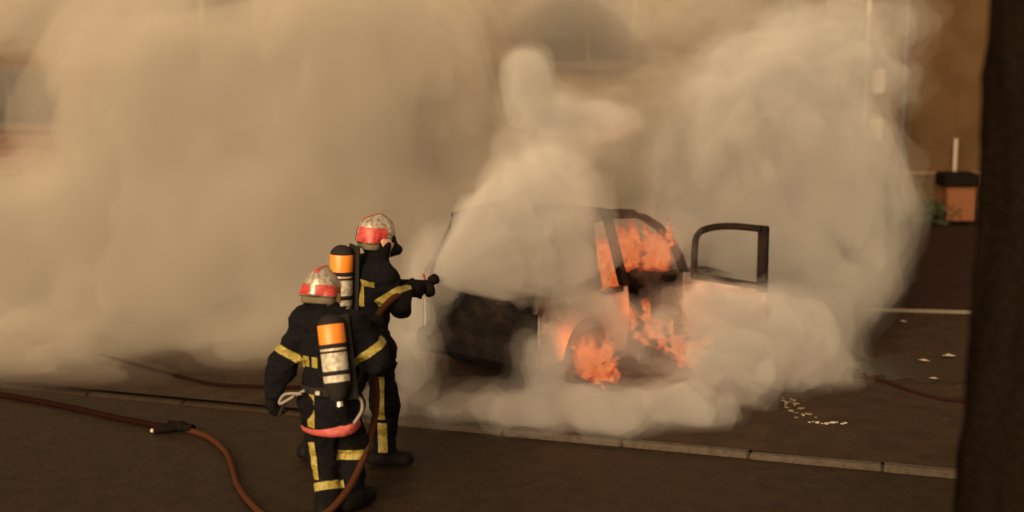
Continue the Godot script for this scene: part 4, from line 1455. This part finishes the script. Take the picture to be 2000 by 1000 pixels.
func make_smoke() -> void:
	var bank := base("smoke_bank")
	kind(tag(bank, "broad bank of tan smoke drifting behind the two firefighters", "smoke"), "stuff")
	smoke_mass(bank, [
		[Vector3(-6.65, 0.40, -15.20), Vector3(2.82, 1.77, 2.40), 0.90],
		[Vector3(-4.32, 0.77, -14.80), Vector3(2.49, 1.40, 2.00), 0.95],
		[Vector3(-2.24, 0.89, -14.40), Vector3(2.23, 1.46, 2.00), 1.00],
		[Vector3(-3.73, 0.31, -13.60), Vector3(2.46, 0.88, 1.10), 0.26],
		[Vector3(-1.63, 0.33, -13.00), Vector3(1.29, 0.78, 0.90), 0.30],
		[Vector3(-0.59, 0.44, -15.00), Vector3(2.13, 1.94, 2.20), 1.00],
		[Vector3(-3.86, 2.22, -15.50), Vector3(2.20, 2.14, 2.40), 1.15],
		[Vector3(-1.77, 2.69, -15.50), Vector3(2.00, 2.14, 2.40), 1.25],
		[Vector3(-2.48, 1.54, -14.60), Vector3(1.89, 1.57, 2.20), 1.00],
		[Vector3(-5.71, 1.08, -16.00), Vector3(1.65, 1.17, 2.20), 0.60],
		[Vector3(-5.92, 3.71, -18.00), Vector3(2.33, 1.09, 2.00), 0.70],
		[Vector3(0.00, 1.66, -16.50), Vector3(1.85, 1.78, 2.20), 0.80],
		[Vector3(-0.34, 3.57, -17.80), Vector3(1.92, 1.00, 1.80), 0.45],
		[Vector3(1.73, 3.44, -18.20), Vector3(2.20, 1.18, 1.80), 0.45],
		[Vector3(3.17, 3.52, -18.60), Vector3(1.92, 0.96, 1.60), 0.35],
		[Vector3(1.72, 1.66, -16.50), Vector3(2.13, 1.71, 2.00), 0.95],
		[Vector3(-4.91, 0.12, -13.00), Vector3(1.68, 0.67, 0.90), 0.70],
		[Vector3(-5.96, 0.06, -12.60), Vector3(1.63, 0.65, 0.90), 0.70],
		[Vector3(-4.09, 0.05, -12.20), Vector3(1.26, 0.32, 0.50), 0.40],
		[Vector3(-2.77, 0.16, -12.80), Vector3(1.10, 0.44, 0.60), 0.30],
	], Vector3(-10, -0.2, -20.6), Vector3(4.2, 6.4, -11.2), 0.15, [[0.04, 0.1], [0.15, 0.25], [0.36, 0.55], [0.65, 1.0]], 3, 0.36, 0.5, 0.3, lin(0.94, 0.88, 0.78))
	var plume := base("smoke_plume")
	kind(tag(plume, "pale rounded column of smoke billowing up beyond the open car door", "smoke"), "stuff")
	smoke_mass(plume, [
		[Vector3(2.88, 1.96, -15.00), Vector3(1.68, 1.55, 1.70), 1.20],
		[Vector3(3.55, 1.65, -14.60), Vector3(1.01, 1.13, 1.30), 1.10],
		[Vector3(3.21, 0.80, -14.20), Vector3(1.22, 1.16, 1.40), 1.10],
		[Vector3(2.53, 0.82, -14.80), Vector3(1.40, 1.28, 1.50), 1.00],
		[Vector3(3.42, 2.80, -16.00), Vector3(1.65, 0.90, 1.60), 0.90],
		[Vector3(4.19, 3.42, -17.00), Vector3(1.39, 0.66, 1.50), 0.60],
		[Vector3(2.74, 0.08, -13.40), Vector3(1.10, 0.75, 1.00), 0.90],
		[Vector3(4.01, 1.20, -15.00), Vector3(0.74, 0.90, 1.10), 0.90],
		[Vector3(3.06, 0.23, -13.20), Vector3(0.63, 0.68, 0.80), 0.70],
	], Vector3(-0.6, -0.2, -19.0), Vector3(6.4, 5.6, -11.8), 0.11, [[0.03, 0.1], [0.12, 0.25], [0.28, 0.6], [0.52, 1.2]], 11, 0.6, 0.9, 0.8, lin(0.95, 0.96, 0.95))
	var skirt := base("smoke_skirt")
	kind(tag(skirt, "low ragged smoke rolling along the kerb under the burning car", "smoke"), "stuff")
	smoke_mass(skirt, [
		[Vector3(-0.84, 0.46, -11.30), Vector3(0.32, 0.58, 0.40), 0.50],
		[Vector3(-0.88, 0.82, -11.80), Vector3(0.38, 0.56, 0.35), 0.60],
		[Vector3(-0.66, 1.16, -12.00), Vector3(0.41, 0.57, 0.40), 0.70],
		[Vector3(-0.43, 0.11, -10.90), Vector3(0.56, 0.26, 0.40), 0.70],
		[Vector3(0.21, 0.20, -10.60), Vector3(0.64, 0.32, 0.45), 0.90],
		[Vector3(0.83, 0.20, -10.50), Vector3(0.63, 0.34, 0.45), 1.00],
		[Vector3(1.45, 0.18, -10.80), Vector3(0.60, 0.35, 0.50), 0.90],
		[Vector3(0.26, 0.55, -10.90), Vector3(0.33, 0.45, 0.35), 0.90],
		[Vector3(0.53, 0.97, -11.25), Vector3(0.30, 0.63, 0.30), 0.90],
		[Vector3(0.48, 0.48, -11.20), Vector3(0.34, 0.43, 0.30), 0.70],
		[Vector3(-1.03, 0.20, -10.90), Vector3(0.42, 0.28, 0.40), 0.45],
		[Vector3(-0.17, 0.22, -10.90), Vector3(0.38, 0.23, 0.35), 0.30],
		[Vector3(1.96, 0.37, -11.30), Vector3(0.58, 0.49, 0.50), 0.90],
		[Vector3(2.46, 0.53, -11.80), Vector3(0.66, 0.61, 0.60), 1.00],
		[Vector3(2.02, 0.67, -11.70), Vector3(0.60, 0.43, 0.45), 1.00],
		[Vector3(2.89, 0.10, -12.20), Vector3(0.53, 0.47, 0.60), 0.80],
		[Vector3(1.02, 0.62, -11.50), Vector3(0.74, 0.54, 0.40), 0.52],
		[Vector3(1.63, 0.75, -11.90), Vector3(0.56, 0.41, 0.40), 0.60],
		[Vector3(1.57, 0.41, -11.70), Vector3(0.55, 0.45, 0.40), 0.50],
		[Vector3(1.28, 1.37, -12.20), Vector3(0.68, 0.42, 0.35), 0.34],
		[Vector3(0.66, 0.89, -11.30), Vector3(0.41, 0.29, 0.30), 0.70],
		[Vector3(1.88, 0.83, -12.00), Vector3(0.57, 0.28, 0.30), 0.80],
		[Vector3(2.25, 0.80, -12.00), Vector3(0.44, 0.26, 0.30), 0.80],
	], Vector3(-1.8, -0.2, -13.4), Vector3(4.4, 2.4, -9.9), 0.065, [[0.025, 0.15], [0.1, 0.35], [0.24, 0.8], [0.46, 1.7]], 23, 0.9, 0.9, 0.9, lin(0.94, 0.96, 0.97))
	var steam := base("steam_cloud")
	kind(tag(steam, "bright steam boiling up over the roof of the burning car", "steam"), "stuff")
	smoke_mass(steam, [
		[Vector3(0.15, 1.68, -11.20), Vector3(0.58, 0.63, 0.45), 1.00],
		[Vector3(0.51, 1.61, -11.40), Vector3(0.39, 0.54, 0.40), 1.00],
		[Vector3(0.58, 1.21, -11.40), Vector3(0.27, 0.34, 0.30), 0.70],
		[Vector3(-0.06, 1.45, -11.00), Vector3(0.47, 0.52, 0.40), 0.90],
		[Vector3(0.29, 1.99, -11.60), Vector3(0.57, 0.40, 0.45), 0.90],
		[Vector3(0.15, 2.85, -13.00), Vector3(0.36, 0.42, 0.40), 1.30],
		[Vector3(0.30, 2.54, -13.00), Vector3(0.53, 0.39, 0.45), 1.10],
		[Vector3(0.76, 2.42, -13.20), Vector3(0.68, 0.28, 0.45), 1.00],
		[Vector3(0.39, 2.19, -12.60), Vector3(0.76, 0.35, 0.50), 0.45],
	], Vector3(-1.4, 0.3, -14.2), Vector3(2.2, 4.2, -10.0), 0.065, [[0.03, 0.2], [0.13, 0.45], [0.3, 0.9], [0.55, 1.5]], 31, 1.0, 0.7, 0.8, lin(0.97, 0.975, 0.97))
	var dark := base("dark_smoke")
	kind(tag(dark, "darker sooty smoke drifting above the car and before the windows", "smoke"), "stuff")
	smoke_mass(dark, [
		[Vector3(0.62, 3.26, -14.20), Vector3(0.73, 0.58, 0.70), 2.20],
		[Vector3(1.03, 3.07, -14.20), Vector3(0.61, 0.34, 0.50), 1.50],
		[Vector3(-5.77, 2.55, -15.40), Vector3(0.80, 0.56, 0.70), 1.20],
		[Vector3(-0.52, 1.52, -12.10), Vector3(0.47, 0.50, 0.40), 0.80],
	], Vector3(-8.2, 0.3, -16.4), Vector3(2.4, 4.8, -11.6), 0.11, [[0.05, 0.25], [0.25, 0.8]], 47, 0.9, 0.9, 0.8, lin(0.3, 0.29, 0.28))
	fill_smoke()
